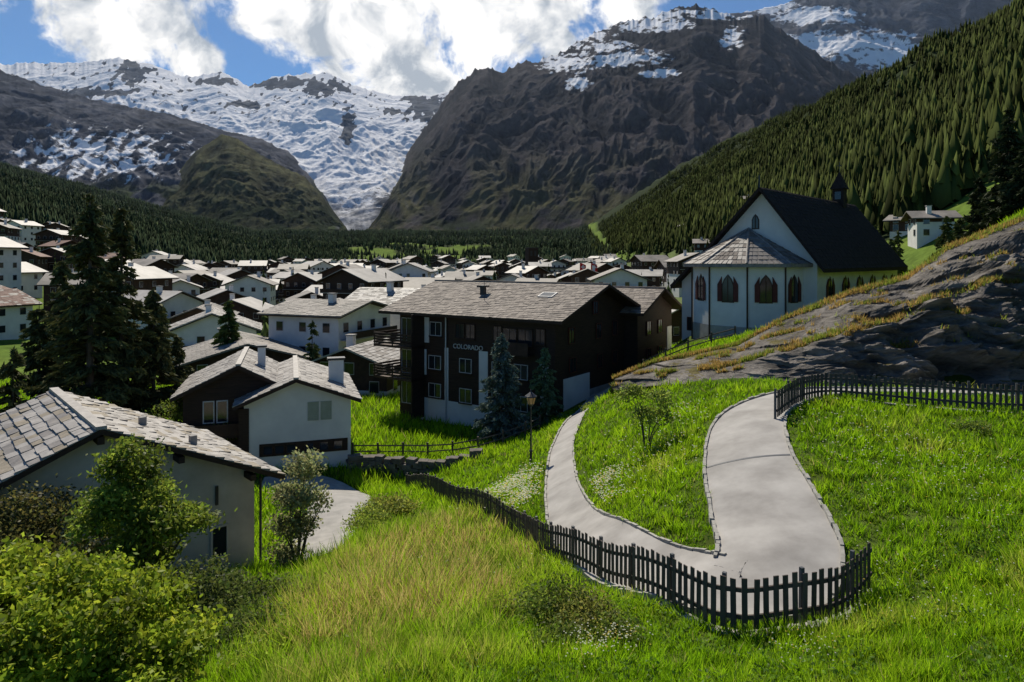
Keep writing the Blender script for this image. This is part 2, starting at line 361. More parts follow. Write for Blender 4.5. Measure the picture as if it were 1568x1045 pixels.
R90=M@Matrix.Translation((16.3,0,0))@Matrix.Rotation(math.radians(90),4,'Z')
gable(mb,R90,0,12.6,6.4,0,16.3,-14,-4.2,-4.2,-2.1,1,[2,6,2],ov=1.3,ovy=1.4,sx=.45,sy=.36,lift=.035)
M2=M@Matrix.Translation((17.6,12.0,0))@Matrix.Rotation(math.radians(90),4,'Z')
gable(mb,M2,0,8,4,0,8.5,-14,-4.4,-4.4,-2.7,1,[2,6,2],ov=.9,ovy=1.0,sx=.45,sy=.36,lift=.035)
mb.bx(M,1.8,15.9,-.04,.3,-14.2,-11.9,0)
for (x0,x1,z0,z1) in [(2.3,3.5,-7.1,-4.9),(2.3,3.2,-9.9,-7.7),(5.3,5.7,-11.9,-7.4),(9.0,9.9,-11.9,-7.4),(1.9,2.5,-12,-10.2),(15.0,15.7,-11.9,-8.0)]:
    mb.bx(M,x0,x1,-.05,.2,z0,z1,0)
for (x,z,w,h) in [(.9,-7.1,1.1,2.0),(4.3,-6.4,1.2,1.1),(7.0,-6.4,.9,1.1),(8.1,-6.4,.9,1.1),(10.9,-6.4,.8,1.1),(12.1,-6.6,1.3,1.2),(13.6,-6.6,1.3,1.2),(15,-6.4,.8,1.1),
                  (.9,-9.9,1.1,2.0),(4.2,-9.3,1.3,1.1),(7.6,-9.3,1.2,1.1),(11,-9.3,1.2,1.1),(13.2,-9.3,1.2,1.1),
                  (.9,-12.6,1.1,2.0),(4.2,-11.7,1.3,1.1),(7.6,-11.8,1.2,1.1),(11,-11.8,1.2,1.1),(13.2,-11.8,1.2,1.1)]:
    mb.win(M,x,z,w,h,y=-.05,t=.05,mf=4 if x<6 or z<-9 else 15)
    mb.bx(M,x-w/2-.1,x+w/2+.1,-.2,-.06,z-.14,z-.06,1)
for z in(-7.35,-10.15):
    mb.bx(M,-1.6,3.0,-1.7,-.06,z-.2,z,15); mb.bx(M,-1.6,-.02,-.05,5,z-.2,z,15)
    for k in range(4): mb.bx(M,-1.6,3.0,-1.72,-1.66,z+.1+k*.25,z+.27+k*.25,1); mb.bx(M,-1.62,-1.56,-1.6,5,z+.1+k*.25,z+.27+k*.25,1)
    for x in(-1.6,.6,2.9): mb.bx(M,x,x+.1,-1.65,-1.58,z,z+1.1,1)
mb.bx(M,2.85,3.0,-1.6,-.06,-13.6,-4.6,1)
for z in (-7.3,):
    mb.bx(M,11.4,14.4,-.9,-.06,z-.1,z+.02,1); mb.bx(M,11.4,14.4,-.92,-.86,z,z+.95,15)
RS=M@Matrix.Translation((16.3,0,0))@Matrix.Rotation(math.radians(90),4,'Z')
mb.bx(RS,1.2,5.4,-.05,.2,-14,-9.2,0); mb.bx(RS,5.4,11.5,-.045,.2,-14,-10.6,11)
for (x,z,w,h) in [(2.4,-6.5,.8,1.2),(7,-6.5,.8,1.2),(10,-6.5,.8,1.2),(2.6,-8.8,1.0,1.1),(7.2,-9,.8,1.1),(10,-9,.8,1.1),(6.4,-4.4,.8,1.0)]: mb.win(RS,x,z,w,h,y=-.05,mf=5,t=.05)
RS2=M@Matrix.Translation((17.6,12,0))@Matrix.Rotation(math.radians(90),4,'Z')
mb.bx(RS2,.2,7.8,-.05,.2,-14,-9.8,0); mb.bx(RS2,6.8,7.9,-.05,.2,-9.8,-6.4,0)
for (x,z,w,h) in [(2.4,-6.8,.9,1.2),(5,-6.8,.9,1.2),(2.4,-9.3,.9,1.2),(5,-9.3,.9,1.2)]: mb.win(RS2,x,z,w,h,y=-.05,mf=5,t=.05)
mb.bx(M,6.6,7.0,3.2,3.6,-3.6,-2.2,12); mb.bx(M,6.4,7.2,3.0,3.8,-2.3,-2.15,12)
sk=M@Matrix.Translation((13.4,3.6,-2.9))@Matrix.Rotation(math.radians(18),4,'X'); mb.bx(sk,-.7,.7,-.5,.5,0,.16,4); mb.bx(sk,-.6,.6,-.4,.4,.16,.17,3)
mb.limb((M@Vector((8,2,-4)))[:],(M@Vector((8,2,-1.6)))[:],.03,.02,12,6)
mb.limb((M@Vector((5.5,-.14,-14)))[:],(M@Vector((5.5,-.14,-4.6)))[:],.06,.06,4,8)
col_e=mb.parts('apartment_chalet',(*C0,-13.5),BM,PARTS)
def text(body,size,M,par):
    c=bpy.data.curves.new('lettering','FONT'); c.body=body; c.size=size; c.extrude=.03
    o=bpy.data.objects.new('lettering',c); link(o); c.materials.append(M_FRAME); mw=M@Matrix.Rotation(math.radians(90),4,'X')
    o.matrix_world=mw; o.parent=par; o.matrix_parent_inverse=Matrix.Translation(par.location).inverted()
text('COLORADO',.56,M@Matrix.Translation((6.3,-.12,-7.35)),col_e)
# --- barn with stone slab roof
mb=MB(); Bm=frame(-17.8,17.9,42)
gable(mb,Bm,.9,11.4,6.15,.8,8.4,-13,-7.98,-7.98,-5.6,7,[8,9,8,10],ov=.9,ovy=.75,sx=.62,sy=.36,lift=.06,th=.18)
mb.win(Bm,10.1,-10.9,.5,1.05,y=.8,mf=7); mb.bx(Bm,9.95,10.05,.74,.9,-9.0,-8.3,12)
for x in (1.1,3.2,8.6,11.1): 
    zz=-5.6-abs(x-6.15)*.4565; mb.bx(Bm,x-.1,x+.1,.1,.82,zz-.32,zz-.10,1)
mb.bx(Bm,6.05,6.25,.1,.82,-5.95,-5.7,1)
mb.win(Bm,4.2,-10.6,.8,1.0,y=.8,mf=1)
mb.limb((Bm@Vector((11.6,.7,-13)))[:],(Bm@Vector((11.6,.7,-8.3)))[:],.05,.05,12,8)
for (x,y) in [(8.3,4.0),(9.6,2.2)]:
    zz=-5.5-abs(x-6.15)*.4565; mb.bx(Bm,x-.12,x+.12,y-.12,y+.12,zz-.3,zz+.45,11)
mb.parts('stone_roof_house',(-13,24,-12),BM,PARTS)
# --- white house with brown wing
mb=MB(); Wm=frame(-16.7,42.5,18)
gable(mb,Wm,0,6.5,3.1,0,9,-15,-8.85,-8.85,-7.55,0,[8,9,8],ov=.6,ovy=.8,sx=.5,sy=.4)
gable(mb,Wm,-3.7,2.6,-.4,1.8,9.5,-15,-8.4,-8.4,-6.8,1,[8,9,8],ov=.6,ovy=.8,sx=.5,sy=.4)
mb.win(Wm,4.15,-10.15,.55,1.05,mg=14,y=0,mf=14); mb.win(Wm,4.95,-10.15,.55,1.05,mg=14,y=0,mf=14)
for k in range(8): mb.bx(Wm,3.9,4.4,-.05,-.025,-10.1+k*.125,-10.04+k*.125,14); mb.bx(Wm,4.7,5.2,-.05,-.025,-10.1+k*.125,-10.04+k*.125,14)
mb.bx(Wm,.9,6.3,-.05,.1,-12.3,-11.5,1)
for x in (1.4,2.1,2.8,3.9,4.8,5.7): mb.win(Wm,x,-12.15,.5,.5,y=-.05,t=.04,mf=15)
mb.bx(Wm,-.3,.3,-.06,.3,-12.0,-9.2,1)
for x in (-2.2,-1.4,): mb.win(Wm,x,-10.3,.55,1.3,y=1.8)
mb.bx(Wm,-3.9,0,.9,1.78,-11.2,-11.05,1); mb.bx(Wm,-3.9,0,.9,.96,-11.05,-10.3,15)
mb.bx(Wm,5.3,6.3,3.4,4.0,-8.9,-6.9,0); mb.bx(Wm,5.2,6.4,3.3,4.1,-6.9,-6.75,12)
mb.bx(Wm,.6,1.1,5,5.5,-8,-6.0,0); mb.bx(Wm,.5,1.2,4.9,5.6,-6.0,-5.88,12)
mb.bx(Wm,3.2,4.3,-1.2,-.02,-13.5,-13.2,11)
mb.parts('white_house',(-14,44,-13.4),BM,PARTS)
# --- church
mb=MB(); Cm=frame(15.75,63.25,-43)
poly=[(0,-9),(12.1,-9),(12.1,.2),(7.7,5.95),(2.9,1.0),(0,-1.8)]
mb.prism(Cm,poly,0,24,0)
def rslab(xa,za,xb,zb,y0,y1,ofs=.12,mi=13,th=.3): 
    mb.slab(Cm,[(xa,y0,za+ofs),(xa,y1,za+ofs),(xb,y1,zb+ofs),(xb,y0,zb+ofs)],th,mi)
    up=Vector((xa-xb,0,za-zb)); mb.slates(Cm,(xb,y0,zb+ofs+.005),(0,1,0),up,y1-y0,up.length,.5,.4,[mi],.03)
rslab(7.7,6.1,12.9,-.75,-.9,24.8); rslab(7.7,6.1,2.6,.75,-.9,24.8); rslab(2.65,.85,-.7,-2.35,-.9,24.8,.1)
ap=[(2.0,0),(2.5,-2.6),(5.0,-4.4),(8.2,-4.4),(10.5,-2.6),(11.0,0)]
for i in range(5):
    a=ap[i];c=ap[i+1]; mb.add([(a[0],a[1],-9),(c[0],c[1],-9),(c[0],c[1],.05),(a[0],a[1],.05)],[(0,1,2,3)],0,Cm)
    mb.add([(a[0],a[1],-9),(c[0],c[1],-9),(c[0],c[1],-5.3),(a[0],a[1],-5.3)],[(0,1,2,3)],11,Cm@Matrix.Translation((0,-.04,0)))
cx=6.5
def outw(p,k): return (cx+(p[0]-cx)*k, p[1]*k)
for i in range(5):
    a=outw(ap[i],1.17);c=outw(ap[i+1],1.17)
    A_=(a[0],a[1],-.25);B_=(c[0],c[1],-.25);T=(cx,-.2,2.75)
    mb.add([A_,B_,T,(a[0],a[1],-.5),(c[0],c[1],-.5),(cx,-.2,-.5)],[(0,1,2),(3,5,4),(0,3,4,1)],9,Cm)
    av=Vector(A_);bv=Vector(B_);tv=Vector(T); K=9
    for k in range(K):
        t0=k/K;t1=(k+1.15)/K if k<K-1 else 1
        nn=(bv-av).cross(tv-av).normalized(); nn=nn if nn.z>0 else -nn
        a0=av.lerp(tv,t0);b0=bv.lerp(tv,t0);a1=av.lerp(tv,t1);b1=bv.lerp(tv,t1); w=(b0-a0).length; ns=max(1,int(w/.4))
        for j in range(ns):
            p=a0.lerp(b0,j/ns+.01);q=a0.lerp(b0,(j+1)/ns-.01);r_=a1.lerp(b1,(j+1)/ns-.01);s_=a1.lerp(b1,j/ns+.01); l=.035+random.random()*.03
            mb.add([(p+nn*l)[:],(q+nn*l)[:],(r_+nn*.01)[:],(s_+nn*.01)[:],p[:],q[:]],[(0,1,2,3),(4,5,1,0)],random.choice([9,9,6]),Cm)
    mb.limb((Cm@(av+Vector((0,0,.04))))[:],(Cm@(tv+Vector((0,0,.06))))[:],.09,.09,9,6)
def arch(M,x,z,w,h,mi,o,th): mb.prism(M,[(x-w/2,z),(x+w/2,z),(x+w/2,z+h*.62),(x+w*.3,z+h*.84),(x,z+h),(x-w*.3,z+h*.84),(x-w/2,z+h*.62)],-o-th,-o,mi)
def archwin(M,x,z,w,h,sh=True):
    arch(M,x,z-.08,w+.16,h+.2,15,-.02,.05); arch(M,x,z,w,h,3,.02,.03); mb.bx(M,x-.03,x+.03,-.08,-.05,z,z+h*.95,15)
    if sh:
        for sg in(-1,1):
            xo=x+sg*(w*.5+w*.27); ww=w*.42
            mb.prism(M,[(xo-ww/2,z),(xo+ww/2,z),(xo+ww/2,z+h*(.66 if sg>0 else .97)),(xo-ww/2,z+h*(.97 if sg>0 else .66))],-.1,-.04,5)
for i in range(5):
    a=Vector((*ap[i],0));c=Vector((*ap[i+1],0)); l=(c-a).length; ang=math.atan2(c.y-a.y,c.x-a.x)
    Fm=Cm@Matrix.Translation(a)@Matrix.Rotation(ang,4,'Z')
    archwin(Fm,l/2,-3.3,.9,2.1)
    mb.limb((Fm@Vector((0,-.08,-9)))[:],(Fm@Vector((0,-.08,-.2)))[:],.07,.07,15,8)
archwin(Cm,7.0,.9+1.9,.5,1.1,False)
mb.win(Cm,1.0,-6.3,.8,1.1,y=0,mf=5)
Sm=Cm@Matrix.Translation((12.1,0,0))@Matrix.Rotation(math.radians(90),4,'Z')
for y in (3,7,11,15,19,22): archwin(Sm,y,-3.4,1.0,2.0)
mb.bx(Sm,0,24,-.06,.1,-9,-5.2,11)
bc=Cm@Matrix.Translation((7.7,19.5,5.6))
mb.bx(bc,-.55,.55,-.55,.55,0,2.0,13); mb.add([(-.75,-.75,2),(.75,-.75,2),(.75,.75,2),(-.75,.75,2),(0,0,3.9)],[(0,1,4),(1,2,4),(2,3,4),(3,0,4),(3,2,1,0)],13,bc)
mb.bx(bc,-.3,.3,-.57,-.552,.9,1.7,3); mb.bx(bc,-.03,.03,-.03,.03,3.8,4.9,12); mb.bx(bc,-.25,.25,-.03,.03,4.45,4.52,12)
mb.bx(Cm,7.64,7.76,-.9,-.8,6.1,7.2,12)
mb.parts('chapel',(22,62,-7),BM,PARTS)
# ------------------------------------------------------------------ village
VM=[M_STUC,M_WOOD,M_VR1,M_GLASS,M_FRAME,M_CONC,M_VR2,M_RROOF,M_WOODR]
def chalet(name,x,y,rot,w,d,h,stucco=.4,roof=2,zoff=0,ridge=.21):
    z=tz(x,y)-.6+zoff; M=Matrix.Translation((x,y,z))@Matrix.Rotation(math.radians(rot),4,'Z')@Matrix.Translation((-w/2,-d/2,0)); mb=MB()
    zr=h+w/2*ridge*1.9; hs=h*stucco; wm=random.choice([1,8,8])
    mb.bx(M,0,w,0,d,-3,hs,0 if stucco>0.1 else wm)
    if stucco<.95: mb.prism(M,[(.03,hs),(w-.03,hs),(w-.03,h),(w/2,zr),(.03,h)],.03,d-.03,wm)
    else: mb.prism(M,[(0,hs+.001),(w,hs+.001),(w,h),(w/2,zr),(0,h)],0,d,0)
    ov=1.0; s=(zr-h)/(w/2)
    for sg in(-1,1):
        xo=w/2+sg*(w/2+ov); zo=h-s*ov
        mb.slab(M,[(w/2,-1.1,zr+.3),(w/2,d+1.1,zr+.3),(xo,d+1.1,zo+.3),(xo,-1.1,zo+.3)],.14,roof)
        mb.slab(M,[(w/2,-1.0,zr+.155),(w/2,d+1.0,zr+.155),(xo-sg*.1,d+1.0,zo+.155),(xo-sg*.1,-1.0,zo+.155)],.14,1)
        if y<135:
            up=Vector((w/2-xo,0,zr-zo)); mb.slates(M,(xo,-1.1,zo+.305),(0,1,0),up,d+2.2,up.length,.7,.5,[roof,roof,6],.04)
    nf=max(2,int(h/2.7)); fh=h/nf
    for f in range(nf):
        nw=max(2,int(w/2.6))
        for i in range(nw):
            xx=(i+.5)*w/nw
            for yy,sd in((0,-1),(d,1)):
                if random.random()<.88: 
                    y0,y1=sorted((yy+sd*.06,yy-.02)); mb.bx(M,xx-.55,xx+.55,y0,y1,f*fh+.88,f*fh+2.17,4); y0,y1=sorted((yy+sd*.08,yy)); mb.bx(M,xx-.5,xx+.5,y0,y1,f*fh+.95,f*fh+2.1,3)
        nw=max(2,int(d/3.2))
        for i in range(nw):
            yy=(i+.5)*d/nw
            for xx,sd in((0,-1),(w,1)):
                if random.random()<.85:
                    x0,x1=sorted((xx+sd*.06,xx-.02)); mb.bx(M,x0,x1,yy-.55,yy+.55,f*fh+.88,f*fh+2.17,4); x0,x1=sorted((xx+sd*.08,xx)); mb.bx(M,x0,x1,yy-.5,yy+.5,f*fh+.95,f*fh+2.1,3)
        if f>0 and random.random()<.8:
            mb.bx(M,.3,w-.3,-1.3,-.09,f*fh-.08,f*fh+.08,5); mb.bx(M,.3,w-.3,-1.34,-1.26,f*fh+.1,f*fh+.95,1)
    cx_=w*random.uniform(.25,.75); cy=d*random.uniform(.3,.7); mb.bx(M,cx_-.4,cx_+.4,cy-.4,cy+.4,h,zr+1.1,0); mb.bx(M,cx_-.5,cx_+.5,cy-.5,cy+.5,zr+1.1,zr+1.25,5)
    o=mb.mesh(name,VM); return o
def near_house(name,bx_,d,rot,w,dd,h,**k): return chalet(name,(bx_-784)/F*d,d,rot,w,dd,h,**k)
near_house('hotel',508,93,68,12,11,9.2,stucco=1.0,ridge=.12,roof=6); 
near_house('chalet',562,77,-12,8.5,9,3.8,stucco=.3,ridge=.2,zoff=.6)
near_house('chalet',372,82,25,12,13,4.6,stucco=.5,ridge=.15,roof=6)
near_house('chalet',610,108,70,11,12,9.2,stucco=.9)
near_house('chalet',1000,105,30,9,10,6,stucco=.4,zoff=-.5)
near_house('chalet',1425,135,75,6,6.5,4.4,stucco=.8,roof=6)
near_house('chalet',1388,150,40,5,5,3.2,stucco=.2,roof=6)
placed=[((508-784)/F*93,93),((562-784)/F*77,77),((372-784)/F*82,82),((610-784)/F*108,108),((1000-784)/F*105,105)]
cnt=0
for _ in range(7000):
    d=math.sqrt(random.uniform(100**2,780**2)); bb=random.uniform(-60,1075)
    if bb<230:
        if random.random()>.3: continue
        if d>420: continue
    if bb>960 and d<230: continue
    if 230<=bb<400 and d>500: continue
    x=(bb-784)/F*d
    if x>46+.07*d: continue
    if fbm(np.array(x/60.),np.array(d/60.),2,77)<-.27: continue
    sp=14.5+d*.017
    if any((x-a)**2+(d-b_)**2<sp*sp for a,b_ in placed): continue
    placed.append((x,d)); cnt+=1
    w=random.uniform(8.5,13.5);dd=random.uniform(9,15)
    chalet('chalet',x,d,random.choice([15,95,75,-10,30,5])+random.uniform(-15,15),w,dd,random.choice([5.6,6.5,8.2,8.6,10.8,11.5]) if d>150 else random.choice([4.5,5.6,7]),stucco=random.choice([.3,.35,.5,.6,1.0,1.0,.02]),roof=random.choice([2,2,2,6,6,6]) if bb>200 else random.choice([7,2,6]))
for (bb,by,d) in [(1080,395,330),(1050,395,520),(1150,380,420),(40,440,330),(100,425,520)]:
    near_house('chalet',bb,d,random.uniform(0,90),9,10,6,stucco=.4,roof=6)
mb=MB(); d=430; x=(814-784)/F*d; M=frame(x,d,20); z0=tz(x,d)
mb.bx(M,-3.2,3.2,-3,3,z0-2,8.0,0); mb.bx(M,-3.4,3.4,-3.2,3.2,8.0,8.5,1); 
for k in(-1.3,1.3): mb.bx(M,k-.6,k+.6,-3.06,-3.01,3.2,6.4,1)
mb.mesh('church_tower',[M_WOOD,M_METAL])
for bb,d in((905,230),(888,240),(1098,58)):
    x=(bb-784)/F*d; z=tz(x,d) if d>100 else -6; h=14 if d>100 else 6.2; mb=MB(); mb.limb((x,d,z),(x,d,z+h),.08,.05,0,8)
    vs=[];n_=8;s_=2.6 if d>100 else 1.3
    for i in range(n_+1):
        for j in(0,1): vs.append((x+.06+i/n_*s_*.8,d+math.sin(i*.9)*.18*s_*.3,z+h-.1-j*s_*1.1-i*.05*s_))
    mb.add(vs,[(2*i,2*i+2,2*i+3,2*i+1) for i in range(n_)],1)
    a=s_*.4+x+.06; mb.bx(Matrix.Identity(4),a-.09*s_,a+.09*s_,d-.3*s_*.3,d+.3*s_*.3,z+h-.1-.9*s_,z+h-.1-.35*s_,2); mb.bx(Matrix.Identity(4),a-.27*s_,a+.27*s_,d-.29*s_*.3,d+.29*s_*.3,z+h-.1-.72*s_,z+h-.1-.54*s_,2)
    mb.mesh('swiss_flag',[M_METAL,M_RED,M_FRAME])
# ------------------------------------------------------------------ street lamp
x,y,_=at(813,715,33); z=tz(x,y); mb=MB()
mb.limb((x,y,z-.2),(x,y,z+.8),.07,.065,0,10); mb.limb((x,y,z+.8),(x,y,z+3.0),.045,.04,0,10); mb.limb((x,y,z+.78),(x,y,z+.86),.1,.08,0,10)
mb.limb((x,y,z+3.0),(x,y,z+3.08),.06,.16,0,12); mb.limb((x,y,z+3.08),(x,y,z+3.42),.15,.24,1,6)
for i in range(6):
    t=i*math.pi/3; mb.limb((x+.15*math.cos(t),y+.15*math.sin(t),z+3.08),(x+.24*math.cos(t),y+.24*math.sin(t),z+3.42),.014,.014,0,4)
mb.limb((x,y,z+3.42),(x,y,z+3.47),.31,.29,0,12); mb.limb((x,y,z+3.47),(x,y,z+3.66),.28,.04,0,12); mb.limb((x,y,z+3.66),(x,y,z+3.76),.04,.02,0,8)
mb.parts('street_lamp',(x,y,z),[M_METAL,M_LAMP],{'post_and_cap':[0],'lantern_glass':[1]})
# ------------------------------------------------------------------ rock outcrop
nx,nt_=620,200
bb=np.linspace(940,1850,nx); t=np.linspace(0,1,nt_)
def ip(Aa,c): return np.interp(bb,Aa[:,0],Aa[:,c])
db=ip(RBa,2);dt=ip(RTa,2); tt=t[:,None]
split=np.interp(bb,[940,1100,1200,1300,1568,1850],[.4,.45,.5,.62,.62,.6])[None,:]+.06*fbm(bb/60,bb*0,3,14)[None,:]
gD=np.where(tt<split,.22*tt/split,.22+.78*((np.maximum(tt-split,0))/(1-split))**1.1)
D=db+(dt-db)*gD; PYr=(ip(RBa,1)+6)+(ip(RTa,1)-ip(RBa,1)-6)*tt
Zr=(400-PYr)/F*D; Xr=(bb[None,:]-784)/F*D
env=ss(tt*6)*ss((1-tt)*7)
hsc=np.clip((Zr[-1]-Zr[0])/6,.25,1)[None,:]
wx=Xr+1.2*fbm(Xr/4,Zr/4,3,51); wz=Zr+.5*fbm(Xr/4,Zr/4,3,52)+.18*Xr
big=ridged(wx/6,wz/3.0+D/6,5,11)-.6; med=ridged(wx/2.2,wz/.9+D/3,5,15)-.6; stp=np.floor((wz+D*.2+.4*fbm(wx/3,wz/3,2,7))/1.1)
blk=pn(wx/2.5,stp*3.3+.37,18)*2
dy=(-2.4*big-1.0*med-.7*blk)*env*hsc
D2=D+dy; Z2=Zr+(.6*fbm(Xr/3,D/3,4,19)+.8*big+.5*med+.35*blk)*env*hsc
V=np.stack([Xr+.35*med*env,D2,Z2],-1)
back=V[-1].copy(); back[:,1]+=2; back[:,2]-=1.5; V=np.concatenate([V,back[None]],0)
m,nt,b=newmat('rock'); L=nt.links.new
g=N(nt,'ShaderNodeNewGeometry'); mp=N(nt,'ShaderNodeMapping'); mp.inputs['Scale'].default_value=(.5,.5,1.6); mp.inputs['Rotation'].default_value=(0,.25,0); L(g.outputs['Position'],mp.inputs[0])
n1=N(nt,'ShaderNodeTexNoise',i_Scale=1.0,i_Detail=13,i_Roughness=.72,i_Distortion=.5); L(mp.outputs[0],n1.inputs['Vector'])
r=N(nt,'ShaderNodeValToRGB'); e=r.color_ramp.elements; e[0].position=.33;e[0].color=(.05,.044,.038,1);e[1].position=.66;e[1].color=(.34,.305,.265,1); L(n1.outputs['Fac'],r.inputs[0])
sp=N(nt,'ShaderNodeSeparateXYZ'); L(g.outputs['Normal'],sp.inputs[0])
n3=N(nt,'ShaderNodeTexNoise',i_Scale=.45,i_Detail=9,i_Roughness=.65); L(g.outputs['Position'],n3.inputs['Vector'])
ad=N(nt,'ShaderNodeMath',operation='ADD'); L(sp.outputs['Z'],ad.inputs[0]); L(n3.outputs['Fac'],ad.inputs[1])
m2=N(nt,'ShaderNodeMapRange'); m2.inputs['From Min'].default_value=1.50; m2.inputs['From Max'].default_value=1.56; L(ad.outputs[0],m2.inputs['Value'])
mx=N(nt,'ShaderNodeMix',data_type='RGBA'); L(m2.outputs[0],mx.inputs['Factor']); L(r.outputs[0],mx.inputs['A']); mx.inputs['B'].default_value=(.15,.125,.035,1); L(mx.outputs['Result'],b.inputs['Base Color'])
bp=N(nt,'ShaderNodeBump',i_Strength=1.0,i_Distance=.6); L(n1.outputs['Fac'],bp.inputs['Height']); L(bp.outputs[0],b.inputs['Normal'])
b.inputs['Roughness'].default_value=.85; b.inputs['Specular IOR Level'].default_value=.2
np_mesh('rock_outcrop',V.reshape(-1,3),gridF(nt_+1,nx),m,smooth=True)
rockV=V
# ------------------------------------------------------------------ mountains
def mountmat(name,scale,bd,bs=.8):
    m,nt,b=newmat(name); L=nt.links.new
    a=N(nt,'ShaderNodeAttribute',attribute_name='Col'); s=N(nt,'ShaderNodeAttribute',attribute_name='snow'); g=N(nt,'ShaderNodeNewGeometry')
    n1=N(nt,'ShaderNodeTexNoise',i_Scale=scale,i_Detail=14,i_Roughness=.68); L(g.outputs['Position'],n1.inputs['Vector'])
    mr=N(nt,'ShaderNodeMapRange'); mr.inputs['From Min'].default_value=.3; mr.inputs['From Max'].default_value=.7; mr.inputs['To Min'].default_value=.5; mr.inputs['To Max'].default_value=1.5; L(n1.outputs['Fac'],mr.inputs['Value'])
    vm=N(nt,'ShaderNodeVectorMath',operation='SCALE'); L(a.outputs['Color'],vm.inputs[0]); L(mr.outputs[0],vm.inputs['Scale'])
    n2=N(nt,'ShaderNodeTexNoise',i_Scale=scale*1.8,i_Detail=12,i_Roughness=.7); L(g.outputs['Position'],n2.inputs['Vector'])
    ad=N(nt,'ShaderNodeMath',operation='MULTIPLY_ADD'); L(n2.outputs['Fac'],ad.inputs[0]); ad.inputs[1].default_value=1.1; L(s.outputs['Fac'],ad.inputs[2])
    m2=N(nt,'ShaderNodeMapRange'); m2.inputs['From Min'].default_value=1.0; m2.inputs['From Max'].default_value=1.12; L(ad.outputs[0],m2.inputs['Value'])
    mx=N(nt,'ShaderNodeMix',data_type='RGBA'); L(m2.outputs[0],mx.inputs['Factor']); L(vm.outputs[0],mx.inputs['A']); mx.inputs['B'].default_value=(.88,.89,.92,1); L(mx.outputs['Result'],b.inputs['Base Color'])
    bp=N(nt,'ShaderNodeBump',i_Strength=bs,i_Distance=bd); L(n1.outputs['Fac'],bp.inputs['Height']); L(bp.outputs[0],b.inputs['Normal'])
    b.inputs['Roughness'].default_value=1; b.inputs['Specular IOR Level'].default_value=.02
    return m
MM=mountmat('mountain_rock',.011,32,.75); MMg=mountmat('mountain_glacier',.014,24,.8)
def layer(name,ridge,Dr,foot,Df,nx,nt_,amp,fx,ft,prof,fn,mat,seed,jag=.25):
    R=np.array(ridge,float);Q=np.array(foot,float); b_=np.linspace(R[0,0],R[-1,0],nx)
    pr=np.interp(b_,R[:,0],R[:,1]); pf=np.interp(b_,Q[:,0],Q[:,1])
    zr=(400-pr)/F*Dr; jg=amp*jag*(ridged(b_/26,b_*0,6,seed+3)-.6); zf=(400-pf)/F*Df
    t=np.linspace(0,1,nt_)[:,None]; 
    Dd=Df+(Dr-Df)*t+0*b_; z=zf+(zr-zf)*t**prof+jg*t**9
    Xx=(b_[None,:]-784)/F*Dd
    w1=fbm(Xx/900,Dd/900,3,seed+8); w2=fbm(Xx/500,Dd/500,3,seed+12)
    n=.6*(ridged(Xx/fx+w1*1.2,Dd/ft+w2*.4,7,seed,.52)-.58)+.4*(ridged(Xx/(fx*2.8)+w2*.8,Dd/(fx*3.4)+w1*.6,6,seed+20,.55)-.58)
    env=np.sin(np.pi*np.clip(t,0,1)**.8)*.9+.06
    z=z+amp*n*env*2.0; y=Dd-amp*.6*n*env
    P=np.stack([Xx,y,z],-1)
    bk=P[-1].copy(); bk[:,1]+=Dr*.2; bk[:,2]-=np.abs(bk[:,2])*.35+60; P=np.concatenate([P,bk[None]],0)
    PX=np.repeat(b_[None,:],nt_+1,0); PY=400-P[...,2]/P[...,1]*F
    nn=np.concatenate([n,n[-1:]],0); tt=np.concatenate([t+0*b_,np.ones((1,nx))],0)
    col,snow=fn(PX,PY,tt,nn,P)
    return np_mesh(name,P.reshape(-1,3),gridF(nt_+1,nx),mat,np.clip(col,.003,1).reshape(-1,3),snow.ravel(),smooth=True)
def blob(PX,PY,cx,cy,rx,ry): return np.clip(1-np.hypot((PX-cx)/rx,(PY-cy)/ry),0,1)
def mixc(a,b,f): return np.array(a)*(1-f[...,None])+np.array(b)*f[...,None]
def fA(PX,PY,t,n,P):
    c=mixc((.07,.085,.115),(.13,.14,.16),ss(n*3+.5))  # bare rock tinted blue: distance haze painted into the colour
    line=np.interp(PX,[-200,0,120,200,330,450,520,560,640,700,760],[120,125,140,150,200,260,300,300,250,200,170])
    s=.68+0*PX
    rk=fbm(PX/30,PY/16,5,66); rk2=fbm(PX/11,PY/9+PX/40,4,68)
    m_=np.zeros(PX.shape)
    for a in [(205,112,50,26),(430,128,75,16),(490,134,60,22),(532,190,18,42),(650,165,50,40),(150,142,90,12),(330,125,50,10),(380,160,50,10),(600,170,30,10)]: m_=np.maximum(m_,blob(PX,PY,*a))
    s=s-1.0*ss((m_*1.3+rk2*1.1+rk*.5-.5)*4)-.9*np.clip(n-.12,0,1)-.35*ss((rk2-.22)*6)*(PY<175)
    s=np.where(PY>line,s-.55*ss((PY-line)/60),s)
    s+=.25*blob(PX,PY,560,215,130,90)
    s=s-.7*blob(PX,PY,700,240,80,110)
    tongue=ss(blob(PX,PY,535,310,48,75)*3)*(.6+.4*ss(fbm(PX/8,PY/20,3,74)*3+.5)); c=c+tongue[...,None]*np.array([.36,.36,.37]); s=s-.1*tongue
    return c,s
layer('glacier_mountain',[(-350,120),(-150,100),(0,99),(60,97),(120,98),(180,90),(230,100),(280,118),(340,112),(380,132),(400,128),(425,116),(500,112),(540,132),(600,148),(660,148),(700,138),(760,120),(860,110)],6200,
      [(-350,380),(860,370)],3300,760,320,75,380,480,1.0,fA,MMg,3,.6)
